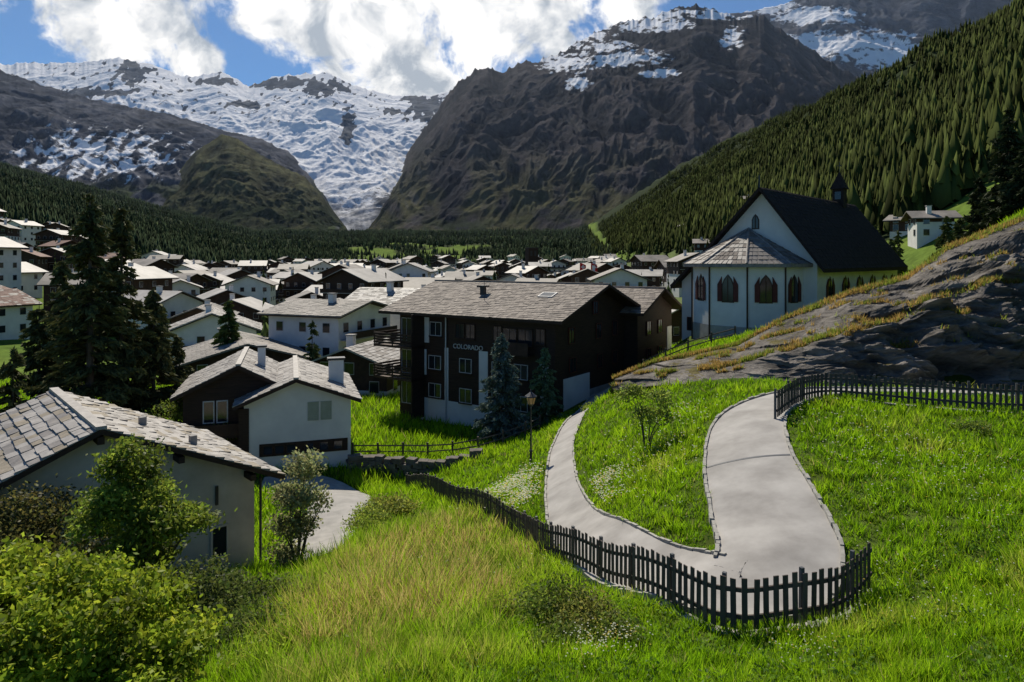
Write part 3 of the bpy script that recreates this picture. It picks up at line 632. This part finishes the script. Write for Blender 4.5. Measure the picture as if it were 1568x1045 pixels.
def fB(PX,PY,t,n,P):
    c=mixc((.038,.045,.065),(.10,.105,.125),ss(n*3+.4));  # blue-grey slab tones include aerial haze mixed into the albedo
    k=ss((PY-258)/45)[...,None]*ss(fbm(PX/50,PY/20,3,8)*3+.7)[...,None]; c=c*(1-k)+np.array([.04,.055,.024])*k
    st=fbm(PX/16+PY/14,PY/26-PX/60,4,40)
    s=.02+.62*blob(PX,PY,150,238,180,62)**.5+.6*np.clip(st,-.5,.5)-.3*ss((PY-278)/20)
    s=s-.15*n+.2*blob(PX,PY,60,120,120,25)
    return c,s
layer('slab_mountain',[(-500,60),(-200,70),(-60,95),(0,108),(100,142),(200,165),(270,178),(340,200),(400,214),(440,232),(470,262),(498,295),(520,345)],4200,
      [(-500,360),(0,345),(220,345),(520,352)],2450,560,240,80,230,360,.95,fB,MM,12,.3)
def fC(PX,PY,t,n,P):
    c=mixc((.045,.05,.034),(.11,.11,.055),ss(n*2.2+.5)); gl=fbm(PX/14,PY/14,4,59)
    c=c*(1-.45*ss(gl*3+.3)[...,None])
    k=ss((PY-280)/45)*(.4+.6*ss(fbm(PX/40,PY/25,3,3)*3+.6)); k=k[...,None]; c=c*(1-k)+np.array([.024,.036,.018])*k
    return c,-1+0*PX
layer('green_hill',[(190,345),(225,318),(262,278),(300,232),(340,207),(365,215),(400,238),(440,260),(465,270),(490,296),(508,330),(530,352)],3000,
      [(190,362),(530,362)],2250,320,170,48,140,240,.9,fC,MM,21,.3)
def fD(PX,PY,t,n,P):
    c=mixc((.018,.020,.028),(.058,.053,.058),ss(n*3+.45))  # cloud shadow over this mountain is put into its dark rock colour
    gl=fbm(PX/60,PY/60,4,61)
    k=(ss((PY-195)/130)*ss(gl*2.2+.7))[...,None]; c=c*(1-k)+np.array([.068,.068,.034])*k
    k=(ss((PY-310)/50)*ss(fbm(PX/34,PY/16,4,62)*5+.5))[...,None]; c=c*(1-k)+np.array([.020,.029,.014])*k
    k=(ss((gl+.5*fbm(PX/9-PY/14,PY/40,4,69)-.28)*5)*ss((PY-120)/100)*.6)[...,None]; c=c*(1-k)+np.array([.11,.105,.095])*k
    s=-.35+0*PX
    for a in [(870,98,60,18),(960,88,80,16),(925,72,55,12),(990,38,80,14),(885,128,26,14),(1010,112,36,10),(1120,66,24,12),(1110,22,60,10),(900,55,50,11),(1125,55,18,20),(1000,20,70,10),(945,95,50,10)]: s=np.maximum(s,.22+.5*blob(PX,PY,*a)**.5-.6*(blob(PX,PY,*a)<=0))
    s=s-.4*n+.5*fbm(PX/12,PY/5,4,65)
    return c,s
layer('dark_mountain',[(560,358),(578,330),(608,266),(642,208),(665,180),(690,138),(725,110),(745,106),(770,112),(800,98),(850,88),(890,62),(950,38),(1000,26),(1060,8),(1090,16),(1130,30),(1165,24),(1200,50),(1260,90),(1330,130),(1420,190),(1500,250)],4700,
      [(560,374),(700,380),(900,385),(1100,372),(1500,372)],2300,820,340,98,240,600,1.0,fD,MM,33,.65)
def fE(PX,PY,t,n,P):
    c=mixc((.05,.058,.08),(.105,.11,.13),ss(n*3+.45)); s=-.2+0*PX  # rock colour shifted to blue to imitate haze on the far range
    for a in [(1300,70,140,32),(1380,85,120,26),(1250,25,90,20),(1180,12,60,14),(1450,70,70,12),(1230,60,60,14)]: s=np.maximum(s,.2+.6*blob(PX,PY,*a)**.6-.5*(blob(PX,PY,*a)<=0))
    s=s-.45*n+.4*fbm(PX/16,PY/8,3,67)
    return c,s
layer('rear_mountain',[(1020,60),(1080,30),(1150,18),(1200,8),(1240,-8),(1280,-25),(1350,-30),(1420,-50),(1500,-60),(1600,-80),(1900,-60),(2300,-20)],6500,
      [(1020,300),(2300,300)],4300,520,220,90,300,460,1.0,fE,MM,44,.5)
# valley haze: a real block of thin air between 1.2 and 9 km
hz=MB(); hz.bx(Matrix.Identity(4),-9000,9000,1300,9500,-300,3600,0)
hm=bpy.data.materials.new('haze_air'); hm.use_nodes=True; nt=hm.node_tree; nt.nodes.remove(nt.nodes['Principled BSDF'])
vs=N(nt,'ShaderNodeVolumeScatter'); vs.inputs['Color'].default_value=(.60,.76,1,1); vs.inputs['Density'].default_value=1.8e-5; vs.inputs['Anisotropy'].default_value=.25
nt.links.new(vs.outputs[0],nt.nodes['Material Output'].inputs['Volume'])
hz.mesh('valley_haze',[hm])
# ------------------------------------------------------------------ forests
def lowtrees(name,x,y,h,cols,tiers=3,sides=6,wr=.2):
    n=len(x); z=terr(x,y)-.5; Vs=[];Fs=[];Cs=[]; base=0
    wv=rng.uniform(.7,1.3,n)
    for k in range(tiers):
        z0=h*(.06+.26*k); z1=h*(.55+.45*(k+1)/tiers); z1=np.minimum(z1,h) if k<tiers-1 else h
        rad=h*wr*(1-.27*k)*wv
        ang=rng.uniform(0,6.28,n)[:,None]+np.arange(sides)*2*math.pi/sides
        rr=rad[:,None]*rng.uniform(.35,1.3,(n,sides))
        ring=np.stack([x[:,None]+rr*np.cos(ang),y[:,None]+rr*np.sin(ang),(z+z0)[:,None]+rng.uniform(-.08,.08,(n,sides))*h[:,None]],-1)
        apx=np.stack([x+rng.uniform(-.03,.03,n)*h,y,z+z1],-1)[:,None]
        V=np.concatenate([ring,apx],1); Vs.append(V.reshape(-1,3))
        i=np.arange(n)[:,None]*(sides+1)+base; j=np.arange(sides)
        Fs.append(np.stack([i+j,i+(j+1)%sides,i+sides+0*j],-1).reshape(-1,3)); base+=n*(sides+1)
        c=np.repeat(cols[:,None],sides+1,1)*rng.uniform(.5,1.5,(n,sides+1,1)); c[:,-1]*=1.2; Cs.append(c.reshape(-1,3))
    return np_mesh(name,np.concatenate(Vs),np.concatenate(Fs),M_FOREST,np.clip(np.concatenate(Cs),0,1))
def forestpts(n,u0,u1,y0,y1,pw=1.0):
    u=rng.uniform(u0,u1,n); y=(rng.uniform(y0**(2*pw),y1**(2*pw),n))**(1/(2*pw)); x=u*y; k=forestmask(x,y); return x[k],y[k]
x,y=forestpts(85000,.1,.95,150,1750,.72); 
k=(x-(42+.075*y))>10; x=x[k];y=y[k]
tint=fbm(x/60,y/60,4,71); k=(tint>-.40)&(rng.random(len(x))<.7+1.2*tint); x=x[k];y=y[k];tint=tint[k][:,None]
h=np.clip(rng.normal(10,3,len(x)),4,17)*(1+.25*tint[:,0])
lowtrees('slope_forest',x,y,h,np.array([.042,.053,.014])*(1+.8*tint)*rng.uniform(.4,1.6,(len(x),1)),wr=.17)
x,y=forestpts(34000,-1.0,.3,330,2400,.8); k=(x-(42+.075*y))<=26; x=x[k];y=y[k]
lowtrees('valley_forest',x,y,rng.uniform(8,18,len(x)),np.array([.034,.050,.024])*rng.uniform(.5,1.6,(len(x),1))*(1+.7*fbm(x/90,y/90,3,72))[:,None],wr=.18)
N0=620; y=np.sqrt(rng.uniform(90**2,800**2,N0)); u=rng.uniform(-.8,.27,N0); x=u*y
pl=np.array(placed); dm=np.sqrt(((x[:,None]-pl[:,0])**2+(y[:,None]-pl[:,1])**2)).min(1); k=(dm>8)&((y>120)|(x<-30)); x=x[k];y=y[k]
lowtrees('village_trees',x,y,rng.uniform(5,12,len(x)),np.array([.045,.065,.02])*rng.uniform(.6,1.6,(len(x),1)),5,9,.2)
# ------------------------------------------------------------------ foliage generators
def unit(n): 
    v=rng.normal(size=(n,3)); return v/np.linalg.norm(v,axis=1)[:,None]
def quads(C,a,b):
    n=len(C); V=np.stack([C-a,C-b+a*.15,C+a,C+b+a*.15],1).reshape(-1,3); return V,np.arange(4*n).reshape(n,4)
def leafquads(C,size,asp=.5):
    n=len(C); a=unit(n); r=unit(n); b=np.cross(a,r); b/=np.linalg.norm(b,axis=1)[:,None]+1e-9
    s=(size*rng.uniform(.6,1.3,n))[:,None]; return quads(C,a*s,b*s*asp)
def foliage(name,blobs,nclump,nleaf,cr,size,color,var=.35,yellow=0,asp=.5,flat=1.0):
    Cs=[];sh=[]
    tot=sum(b[1][0]*b[1][1]*b[1][2] for b in blobs)
    for c,r in blobs:
        k=max(4,int(nclump*(r[0]*r[1]*r[2]/tot))); d=unit(k)*(rng.uniform(.12,1,k)**.4)[:,None]*np.array(r); cc=np.array(c)+d
        tint=rng.uniform(.5,1.4,k)
        m_=nleaf//max(1,nclump); p=np.repeat(cc,m_,0)+rng.normal(size=(k*m_,3))*cr*np.array([1,1,.65*flat]); Cs.append(p); sh.append(np.repeat(tint,m_))
    C=np.concatenate(Cs); s=np.concatenate(sh); V,Fq=leafquads(C,size,asp)
    c=1.9*np.array(color)*(s*rng.uniform(1-var,1+var,len(C)))[:,None]; 
    if yellow: c[:,0]*=1+yellow*rng.random(len(C))
    return np_mesh(name,V,Fq,M_LEAF,np.clip(np.repeat(c,4,0),.003,.6))
def shrub(name,x,y,ztop,r,n,size,color,nclump=60,cr=.22,stems=5,zb=None,yellow=.4,blobs=None,trunk=.05,cy=None):
    z0=tz(x,y)-.1 if zb is None else zb; H=ztop-z0
    e=grp(name,(x,y,z0)); mb=MB()
    if blobs is None:
        zc=ztop-min(r*1.1,H*.5); hz=max(min(r*1.1,H*.5),.2); blobs=[((x,y,zc),(r,r,hz))]+[((x+random.uniform(-.6,.6)*r,y+random.uniform(-.6,.6)*r,zc+random.uniform(-.5,.4)*hz),(r*.55,r*.55,hz*.5)) for _ in range(4)]
    for i in range(stems):
        bl=random.choice(blobs); tx=np.array(bl[0])+unit(1)[0]*np.array(bl[1])*.7
        midp=(x+(tx[0]-x)*.35,y+(tx[1]-y)*.35,z0+(tx[2]-z0)*.5); mb.limb((x+random.uniform(-.05,.05),y,z0-.2),midp,trunk,trunk*.65,0,6); mb.limb(midp,tuple(tx),trunk*.65,trunk*.15,0,5)
        for q in range(3):
            t2=np.array(midp)+(tx-np.array(midp))*random.uniform(.1,.7); mb.limb(tuple(t2),tuple(t2+unit(1)[0]*np.array(bl[1])*.5),trunk*.35,trunk*.1,0,4)
    adopt(e,mb.mesh('trunk_and_limbs',[M_BARK])); adopt(e,foliage('leaves',blobs,nclump,n,cr,size,color,yellow=yellow)); return e
def conifer(name,x,y,ztop,R,n,color,zb=None,size=.3,dens=14,pw=.8):
    z0=tz(x,y)-.2 if zb is None else zb; H=ztop-z0; e=grp(name,(x,y,z0)); mb=MB()
    mb.limb((x,y,z0-.3),(x,y,z0+H*.5),H*.017,H*.01,0,8); mb.limb((x,y,z0+H*.5),(x,y,ztop-.1),H*.01,.015,0,6)
    nb=int(H*dens); hh=rng.uniform(.05,.99,nb); az=rng.uniform(0,6.28,nb); Lb=R*(1-hh)**pw*rng.uniform(.5,1.25,nb)+.08
    for i in range(0,nb,2): 
        mb.limb((x,y,z0+hh[i]*H),(x+math.cos(az[i])*Lb[i]*.85,y+math.sin(az[i])*Lb[i]*.85,z0+hh[i]*H-Lb[i]*.22),.02+.01*Lb[i],.008,0,4)
    idx=rng.choice(nb,n,p=Lb/Lb.sum()); s=rng.uniform(.12,1,n)**.8; l=Lb[idx]*s
    ca=np.cos(az[idx]);sa=np.sin(az[idx]); lat=rng.normal(size=n)*.16*(Lb[idx]*(1.1-s)+.15)
    px=x+ca*l-sa*lat; py=y+sa*l+ca*lat; pz=z0+hh[idx]*H-l*.28+l*l*.03-np.abs(rng.normal(size=n))*.12
    out=np.stack([ca,sa,-.45+0*ca],-1)+rng.normal(size=(n,3))*.45; out/=np.linalg.norm(out,axis=1)[:,None]
    r=unit(n); b=np.cross(out,r); b/=np.linalg.norm(b,axis=1)[:,None]+1e-9; sz=(size*rng.uniform(.6,1.2,n))[:,None]
    V,Fq=quads(np.stack([px,py,pz],-1),out*sz,b*sz*.32)
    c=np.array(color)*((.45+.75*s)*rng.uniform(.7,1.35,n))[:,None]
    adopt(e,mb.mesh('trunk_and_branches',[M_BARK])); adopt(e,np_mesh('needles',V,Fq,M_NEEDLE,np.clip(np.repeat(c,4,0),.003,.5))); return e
def P(bx_,by,d): return at(bx_,by,d)
SP=(.095,.10,.035)
for (bb,by,d,R,n_) in [(138,288,43,3.7,17000),(186,315,46,3.3,13000),(235,440,48,2.9,7500),(60,460,47,3.0,7500),(95,395,52,3.0,8000),(270,510,52,2.2,5000),(20,530,40,2.4,6000)]:
    a=P(bb,by,d); conifer('spruce_tree',a[0],a[1],a[2],R,n_,SP,size=.3,pw=.72,dens=12)
a=P(350,458,80); conifer('larch_tree',a[0],a[1],a[2],3.0,5000,(.09,.12,.03),size=.38)
a=P(478,490,74); conifer('larch_tree',a[0],a[1],a[2],2.0,2200,(.08,.10,.03),size=.32,dens=8)
a=P(768,508,49); conifer('blue_spruce',a[0],a[1],a[2],2.2,15000,(.12,.16,.13),size=.17,dens=26,pw=.7)
a=P(834,530,50); conifer('blue_spruce',a[0],a[1],a[2],1.6,9000,(.11,.17,.09),size=.16,dens=26,pw=.7)
for (bb,by,d,R) in [(1545,165,75,4.0),(1600,120,80,4.5),(1500,270,88,3.0),(1580,215,62,3)]:
    a=P(bb,by,d); conifer('spruce_tree',a[0],a[1],a[2],R,8000,(.035,.045,.018),size=.5)
for (bb,by,d) in [(1375,352,110),(1450,330,120),(1340,345,150),(415,470,110),(230,445,120),(250,470,100),(1470,335,125),(1365,365,105)]:
    a=P(bb,by,d); conifer('larch_tree',a[0],a[1],a[2],2.2,2500,(.08,.10,.03),size=.45)
G1=(.13,.20,.025);G2=(.08,.13,.02);G3=(.05,.08,.018)
def bl(*L): return [((at(a,b,d)),(rx,ry,rz)) for a,b,d,rx,ry,rz in L]
x,y,_=at(120,1000,11.5)
shrub('broadleaf_shrub',x,y,-5,2,42000,.062,(.15,.22,.018),nclump=340,cr=.16,stems=12,yellow=.3,blobs=bl((110,930,11.5,1.6,1.3,.65),(20,900,12,1.0,1.0,.6),(215,925,12,.75,.8,.35),(60,1010,10.8,1.3,1.2,.7),(200,1010,11,1.2,1.1,.55),(290,990,12,.45,.6,.4),(-60,960,11,1,1,1)))
x,y,_=at(205,800,18.5)
shrub('rowan_tree',x,y,-5,1.5,16000,.075,(.095,.15,.02),nclump=150,cr=.2,stems=9,trunk=.07,blobs=bl((205,710,18.5,.65,.7,.5),(200,765,18.3,1.1,1,.5),(250,800,18,1.0,.9,.35),(150,795,19,.7,.8,.4),(215,840,18.2,.8,.9,.45),(295,795,18,.5,.5,.18)))
x,y,_=at(455,850,24)
shrub('birch_sapling',x,y,-7,1,6000,.075,(.16,.20,.09),nclump=90,cr=.2,stems=8,trunk=.05,blobs=bl((468,715,24,.45,.5,.5),(455,760,24,.7,.7,.4),(450,805,24,.6,.7,.4),(440,850,24,.5,.6,.4),(485,765,24,.45,.5,.25)))
x,y,_=at(45,800,20)
shrub('broadleaf_shrub',x,y,-8,1.6,9000,.07,(.06,.07,.02),nclump=90,cr=.3,stems=6,blobs=bl((45,800,20,1.2,1,.9),(10,850,19,1,1,.8),(110,860,19,1.1,1,.6)))
for (bb,by,d,r,n_,c,sz) in [(350,900,17,1.5,10000,G3,.06),(300,870,19,1.3,8000,G3,.06),(400,950,15,.9,6000,G3,.05),(430,900,18,.9,6000,G2,.05),(520,880,20,.5,3000,G2,.05),(600,765,31,1.2,7000,(.13,.17,.03),.065),(565,775,29,.8,4000,(.12,.18,.03),.06),(645,790,29,.6,2500,G2,.055),
    (840,905,13.6,.65,5000,G2,.04),(900,925,13.2,.6,4500,(.11,.14,.03),.04),(770,935,14,.5,3000,(.12,.15,.03),.04),(940,960,12.4,.4,2500,G2,.04),(860,975,12,.5,3500,G2,.038),(1485,650,22,.55,2500,G2,.045),(1243,712,19,.25,500,G1,.035),(560,790,27,.6,2500,G1,.05),
    (905,625,44,.5,1500,G1,.06),(500,900,17,.7,4000,(.12,.18,.03),.05),(410,1000,13.5,.8,5000,G1,.05),(150,640,38,1.6,5000,G3,.08),(30,640,36,1.8,6000,G3,.08),(260,610,44,1.8,5000,G2,.09),(330,640,44,1.2,3000,G2,.09),(470,960,14.5,.6,4000,G1,.045),(540,1000,12.5,.5,3000,G1,.04)]:
    a=at(bb,by,d); shrub('garden_shrub',a[0],a[1],a[2],r,n_,sz,c,nclump=int(30+40*r),cr=.13+.08*r,stems=4,trunk=.025)
x,y,_=at(990,690,26)
shrub('young_apple_tree',x,y,-5,1,2200,.065,(.11,.17,.03),nclump=40,cr=.16,stems=5,trunk=.035,blobs=bl((965,602,26,.5,.5,.35),(1012,612,26,.5,.5,.3),(985,635,26,.55,.5,.3),(1018,635,26,.3,.3,.25)))
# ------------------------------------------------------------------ grass
def excl(x,y,mp=.06):
    k=(pdist(x,y,PC)>mp)&(pdist(x,y,DC)>.0)&(~rockmask(x,y))
    for Mx,(x0,x1,y0,y1) in ((frame(-17.8,17.9,42),(.7,11.6,.6,8.6)),(frame(-16.7,42.5,18),(-4,6.8,-.2,9.5)),(frame(*C0,-35),(-.5,18,-.3,20)),(Cm,(0,12.3,-4.5,24))):
        I=Mx.inverted(); lx=I[0][0]*x+I[0][1]*y+I[0][3]; ly=I[1][0]*x+I[1][1]*y+I[1][3]
        k&=~((lx>x0)&(lx<x1)&(ly>y0)&(ly<y1))
    return k
NB=640000
u=rng.uniform(-.85,.9,NB); y=np.exp(rng.uniform(math.log(6.5),math.log(85),NB)); x=u*y+rng.normal(size=NB)*.02
clump=fbm(x/.5,y/.5,2,81); k=excl(x,y)&(rng.random(NB)<.75+.9*clump); x=x[k];y=y[k];clump=clump[k]; z=terr(x,y)+.05*fbm(x/1.3,y/1.3,3,2)*ss((70-y)/30); n_=len(x)
pdn=pdist(x,y,PC)
tallz=np.clip(np.exp(-(((x+2.6)/2.9)**2+((y-19.5)/8.5)**2))*1.25,0,1)
leftz=ss((-2-x)/4)
big=fbm(x/3.5,y/3.5,3,85); med=fbm(x/1.1,y/1.1,3,88)
hgt=(.17+.16*big+.18*clump+.10*med+.36*tallz+.15*leftz)*(1+y/90)*rng.uniform(.4,1.4,n_); hgt=np.clip(hgt,.05,1.0)*np.where(pdn<.4,.6,1)
wd=np.clip(.0011*y,.009,.05)*rng.uniform(.7,1.3,n_)
az=rng.uniform(0,6.28,n_); la=fbm(x/.9,y/.9,2,83)*9; lean=(rng.normal(size=(n_,2))*.36+.30*np.stack([np.cos(la),np.sin(la)],-1))*hgt[:,None]
dx=np.cos(az)*wd;dyv=np.sin(az)*wd
A0=np.stack([x-dx,y-dyv,z-.02],-1);A1=np.stack([x+dx,y+dyv,z-.02],-1);A2=np.stack([x+lean[:,0],y+lean[:,1],z+hgt],-1)
V=np.stack([A0,A1,A2],1).reshape(-1,3)
gc=np.array([.31,.58,.012])*(1+.6*med+.40*big+.35*clump)[:,None]*rng.uniform(.6,1.3,(n_,1))
yel=np.clip(.25+big*1.2+rng.normal(size=n_)*.2,0,1)[:,None]; gc=gc*(1-yel*.5)+np.array([.50,.60,.03])*yel*.5
tb=np.clip(tallz*1.3+med*1.5+.5*big-.2,0,1)*np.clip(tallz*2.2,0,1)+.45*ss((big+.7*med-.34)*4)*(x>2)
tan=(np.clip(tb,0,1)*(rng.random(n_)<.62))[:,None]; gc=gc*(1-tan)+np.array([.72,.53,.19])*tan*rng.uniform(.7,1.2,(n_,1))
sp_=(rng.random(n_)<.03)[:,None]; gc=np.where(sp_,np.array([.50,.45,.15]),gc)
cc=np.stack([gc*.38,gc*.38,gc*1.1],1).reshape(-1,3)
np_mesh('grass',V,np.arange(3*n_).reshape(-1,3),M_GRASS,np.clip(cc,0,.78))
n_=110000; u=rng.uniform(-.6,.9,n_); y=np.exp(rng.uniform(math.log(7),math.log(50),n_)); x=u*y; w=fbm(x/1.6,y/1.6,3,91); k=excl(x,y,.2)&(w>.08+.1*rng.normal(size=n_)); x=x[k];y=y[k]
z=terr(x,y)+rng.uniform(.03,.28,len(x)); Vv,Fq=leafquads(np.stack([x,y,z],-1),.036,.55)
c=np.array([.15,.27,.03])*rng.uniform(.4,1.5,(len(x),1)); np_mesh('meadow_weeds',Vv,Fq,M_LEAF,np.repeat(c,4,0))
# wildflowers
fl=[];fc=[]
for (bb,by,d,r,k) in [(785,745,30,1.4,700),(800,765,27,.8,350),(905,775,22,.8,450),(925,755,24,.7,250),(940,985,11.8,.5,120),(1230,990,10.6,.5,60),(1480,740,17,3,200),(1350,700,20,3,200),(1500,950,11,2,90),(900,1010,11.4,.5,90),(640,870,19,2,100),(1450,850,13,2.5,120),(1000,720,23,3,250),(1030,660,28,2,120)]:
    a=at(bb,by,d); xx=a[0]+rng.normal(size=k)*r*.5; yy=a[1]+rng.normal(size=k)*r*.7; kk=excl(xx,yy,.2); xx=xx[kk];yy=yy[kk]; zz_=terr(xx,yy)+rng.uniform(.25,.5,len(xx)); fl.append(np.stack([xx,yy,zz_],-1)); wh=rng.random((len(xx),1))<.75; fc.append(np.where(wh,np.array([.75,.75,.6]),np.array([.7,.55,.05])))
C=np.concatenate(fl); cf=np.concatenate(fc); n_=len(C); s=np.clip(.0014*C[:,1],.014,.045)
V=np.stack([C+np.stack([-s,0*s,0*s],-1),C+np.stack([0*s,-s,.2*s],-1),C+np.stack([s,0*s,.1*s],-1),C+np.stack([0*s,s,.5*s],-1)],1).reshape(-1,3)
np_mesh('wildflowers',V,np.arange(4*n_).reshape(-1,4),M_LEAF,np.repeat(cf,4,0))
# grass and tufts on the rock crest
r0=rockV[:nt_]; du=np.gradient(r0,axis=0); dv=np.gradient(r0,axis=1); nr_=np.cross(dv,du); nr_/=np.linalg.norm(nr_,axis=-1,keepdims=True)+1e-9; up_=np.abs(nr_[...,2])
fr=np.arange(nt_)[:,None]/nt_
nsel=fbm(r0[...,0]/2.0,r0[...,1]/1.0+r0[...,2],3,95)
sel=r0[(up_>.82)&(nsel>.27)&(fr>.3)|(up_>.6)&(np.abs(fr-split-.05+.1*nsel)<.02)&(nsel>-.1)|(fr>.965)]; NG=26000; idx=rng.integers(0,len(sel),NG); C=sel[idx]+rng.normal(size=(NG,3))*np.array([.08,.08,.01]); n_=NG
h=rng.uniform(.08,.34,n_); az=rng.uniform(0,6.28,n_); d_=np.stack([np.cos(az),np.sin(az),0*az],-1)*.03; tip=C+np.stack([rng.normal(size=n_)*.1,rng.normal(size=n_)*.1-.05,h],-1)
V=np.stack([C-d_,C+d_,tip],1).reshape(-1,3); gm=fbm(C[:,0]/2,C[:,1]/2,2,97)[:,None]+rng.normal(size=(n_,1))*.25; c=np.where(gm<.05,np.array([.40,.27,.08]),np.array([.22,.27,.04]))*rng.uniform(.6,1.3,(n_,1))
np_mesh('crest_grass',V,np.arange(3*n_).reshape(-1,3),M_GRASS,np.repeat(c,3,0))
# ------------------------------------------------------------------ light, sky
EL=math.radians(47); AZ=math.radians(-16)
sd=Vector((math.sin(AZ)*math.cos(EL),math.cos(AZ)*math.cos(EL),math.sin(EL)))
sl=bpy.data.lights.new('sun','SUN'); sl.energy=5.0; sl.angle=math.radians(.5); sl.color=(1,.93,.80)
so=bpy.data.objects.new('sun',sl); so.rotation_euler=(sd).to_track_quat('Z','Y').to_euler(); link(so)
W=bpy.data.worlds.new('World'); bpy.context.scene.world=W; W.use_nodes=True; nt=W.node_tree; L=nt.links.new
bg=nt.nodes['Background']; out=nt.nodes['World Output']
sky=N(nt,'ShaderNodeTexSky',sky_type='NISHITA',sun_disc=False); sky.sun_elevation=EL; sky.sun_rotation=AZ%(2*math.pi); sky.altitude=1800; sky.air_density=1.0; sky.dust_density=.2; sky.ozone_density=3
mulc=N(nt,'ShaderNodeMix',data_type='RGBA',blend_type='MULTIPLY'); mulc.inputs['Factor'].default_value=1; L(sky.outputs[0],mulc.inputs['A']); mulc.inputs['B'].default_value=(.36,.60,.80,1)
L(mulc.outputs['Result'],bg.inputs['Color']); bg.inputs['Strength'].default_value=.11
tc=N(nt,'ShaderNodeTexCoord')
n1=N(nt,'ShaderNodeTexNoise',i_Scale=8.5,i_Detail=15,i_Roughness=.62,i_Distortion=.3); L(tc.outputs['Generated'],n1.inputs['Vector'])
cur=None
for bx_,by,r,kk in [(600,70,.13,1),(500,40,.13,1),(700,60,.12,1),(800,50,.10,.9),(620,115,.10,1),(430,10,.09,.9),(220,35,.10,.85),(300,98,.055,1),(140,5,.08,.8),(960,0,.07,.9),(330,-120,.16,.6),(700,-100,.3,1),(1250,-60,.16,.5),(560,128,.07,1),(680,118,.08,1),(845,75,.06,.9)]:
    v=Vector(((bx_-784)/F,1,(400-by)/F)).normalized()
    ds=N(nt,'ShaderNodeVectorMath',operation='DISTANCE'); L(tc.outputs['Generated'],ds.inputs[0]); ds.inputs[1].default_value=v
    m_=N(nt,'ShaderNodeMapRange',interpolation_type='SMOOTHSTEP'); m_.inputs['From Min'].default_value=r*1.2; m_.inputs['From Max'].default_value=r*.1; m_.inputs['To Max'].default_value=kk; L(ds.outputs['Value'],m_.inputs['Value'])
    if cur is None: cur=m_.outputs[0]
    else:
        mxn=N(nt,'ShaderNodeMath',operation='MAXIMUM'); L(cur,mxn.inputs[0]); L(m_.outputs[0],mxn.inputs[1]); cur=mxn.outputs[0]
md=N(nt,'ShaderNodeMath',operation='MULTIPLY_ADD'); L(cur,md.inputs[0]); md.inputs[1].default_value=.30; L(n1.outputs['Fac'],md.inputs[2])
cov=N(nt,'ShaderNodeMapRange',interpolation_type='SMOOTHSTEP'); cov.inputs['From Min'].default_value=.61; cov.inputs['From Max'].default_value=.73; L(md.outputs[0],cov.inputs['Value'])
n2=N(nt,'ShaderNodeTexNoise',i_Scale=13,i_Detail=12,i_Roughness=.6,i_Distortion=.3); L(tc.outputs['Generated'],n2.inputs['Vector'])
r=N(nt,'ShaderNodeValToRGB'); e=r.color_ramp.elements; e[0].position=.36;e[0].color=(.36,.41,.48,1);e[1].position=.54;e[1].color=(1,1,1,1); L(n2.outputs['Fac'],r.inputs[0])
bg2=N(nt,'ShaderNodeBackground'); L(r.outputs[0],bg2.inputs['Color']); bg2.inputs['Strength'].default_value=1.12
ms=N(nt,'ShaderNodeMixShader'); L(cov.outputs[0],ms.inputs[0]); L(bg.outputs[0],ms.inputs[1]); L(bg2.outputs[0],ms.inputs[2]); L(ms.outputs[0],out.inputs['Surface'])
# ------------------------------------------------------------------ camera
cam=bpy.data.cameras.new('camera'); co=bpy.data.objects.new('camera',cam); link(co); co.location=(0,0,0); co.rotation_euler=(math.radians(90),0,0)
cam.sensor_width=36; cam.lens=36*F/1568; cam.shift_y=(400-522.5)/1568; cam.clip_end=30000; cam.clip_start=.1
sc=bpy.context.scene; sc.camera=co
sc.view_settings.view_transform='Standard'; sc.view_settings.look='None'; sc.view_settings.exposure=0
print('chalets',cnt)
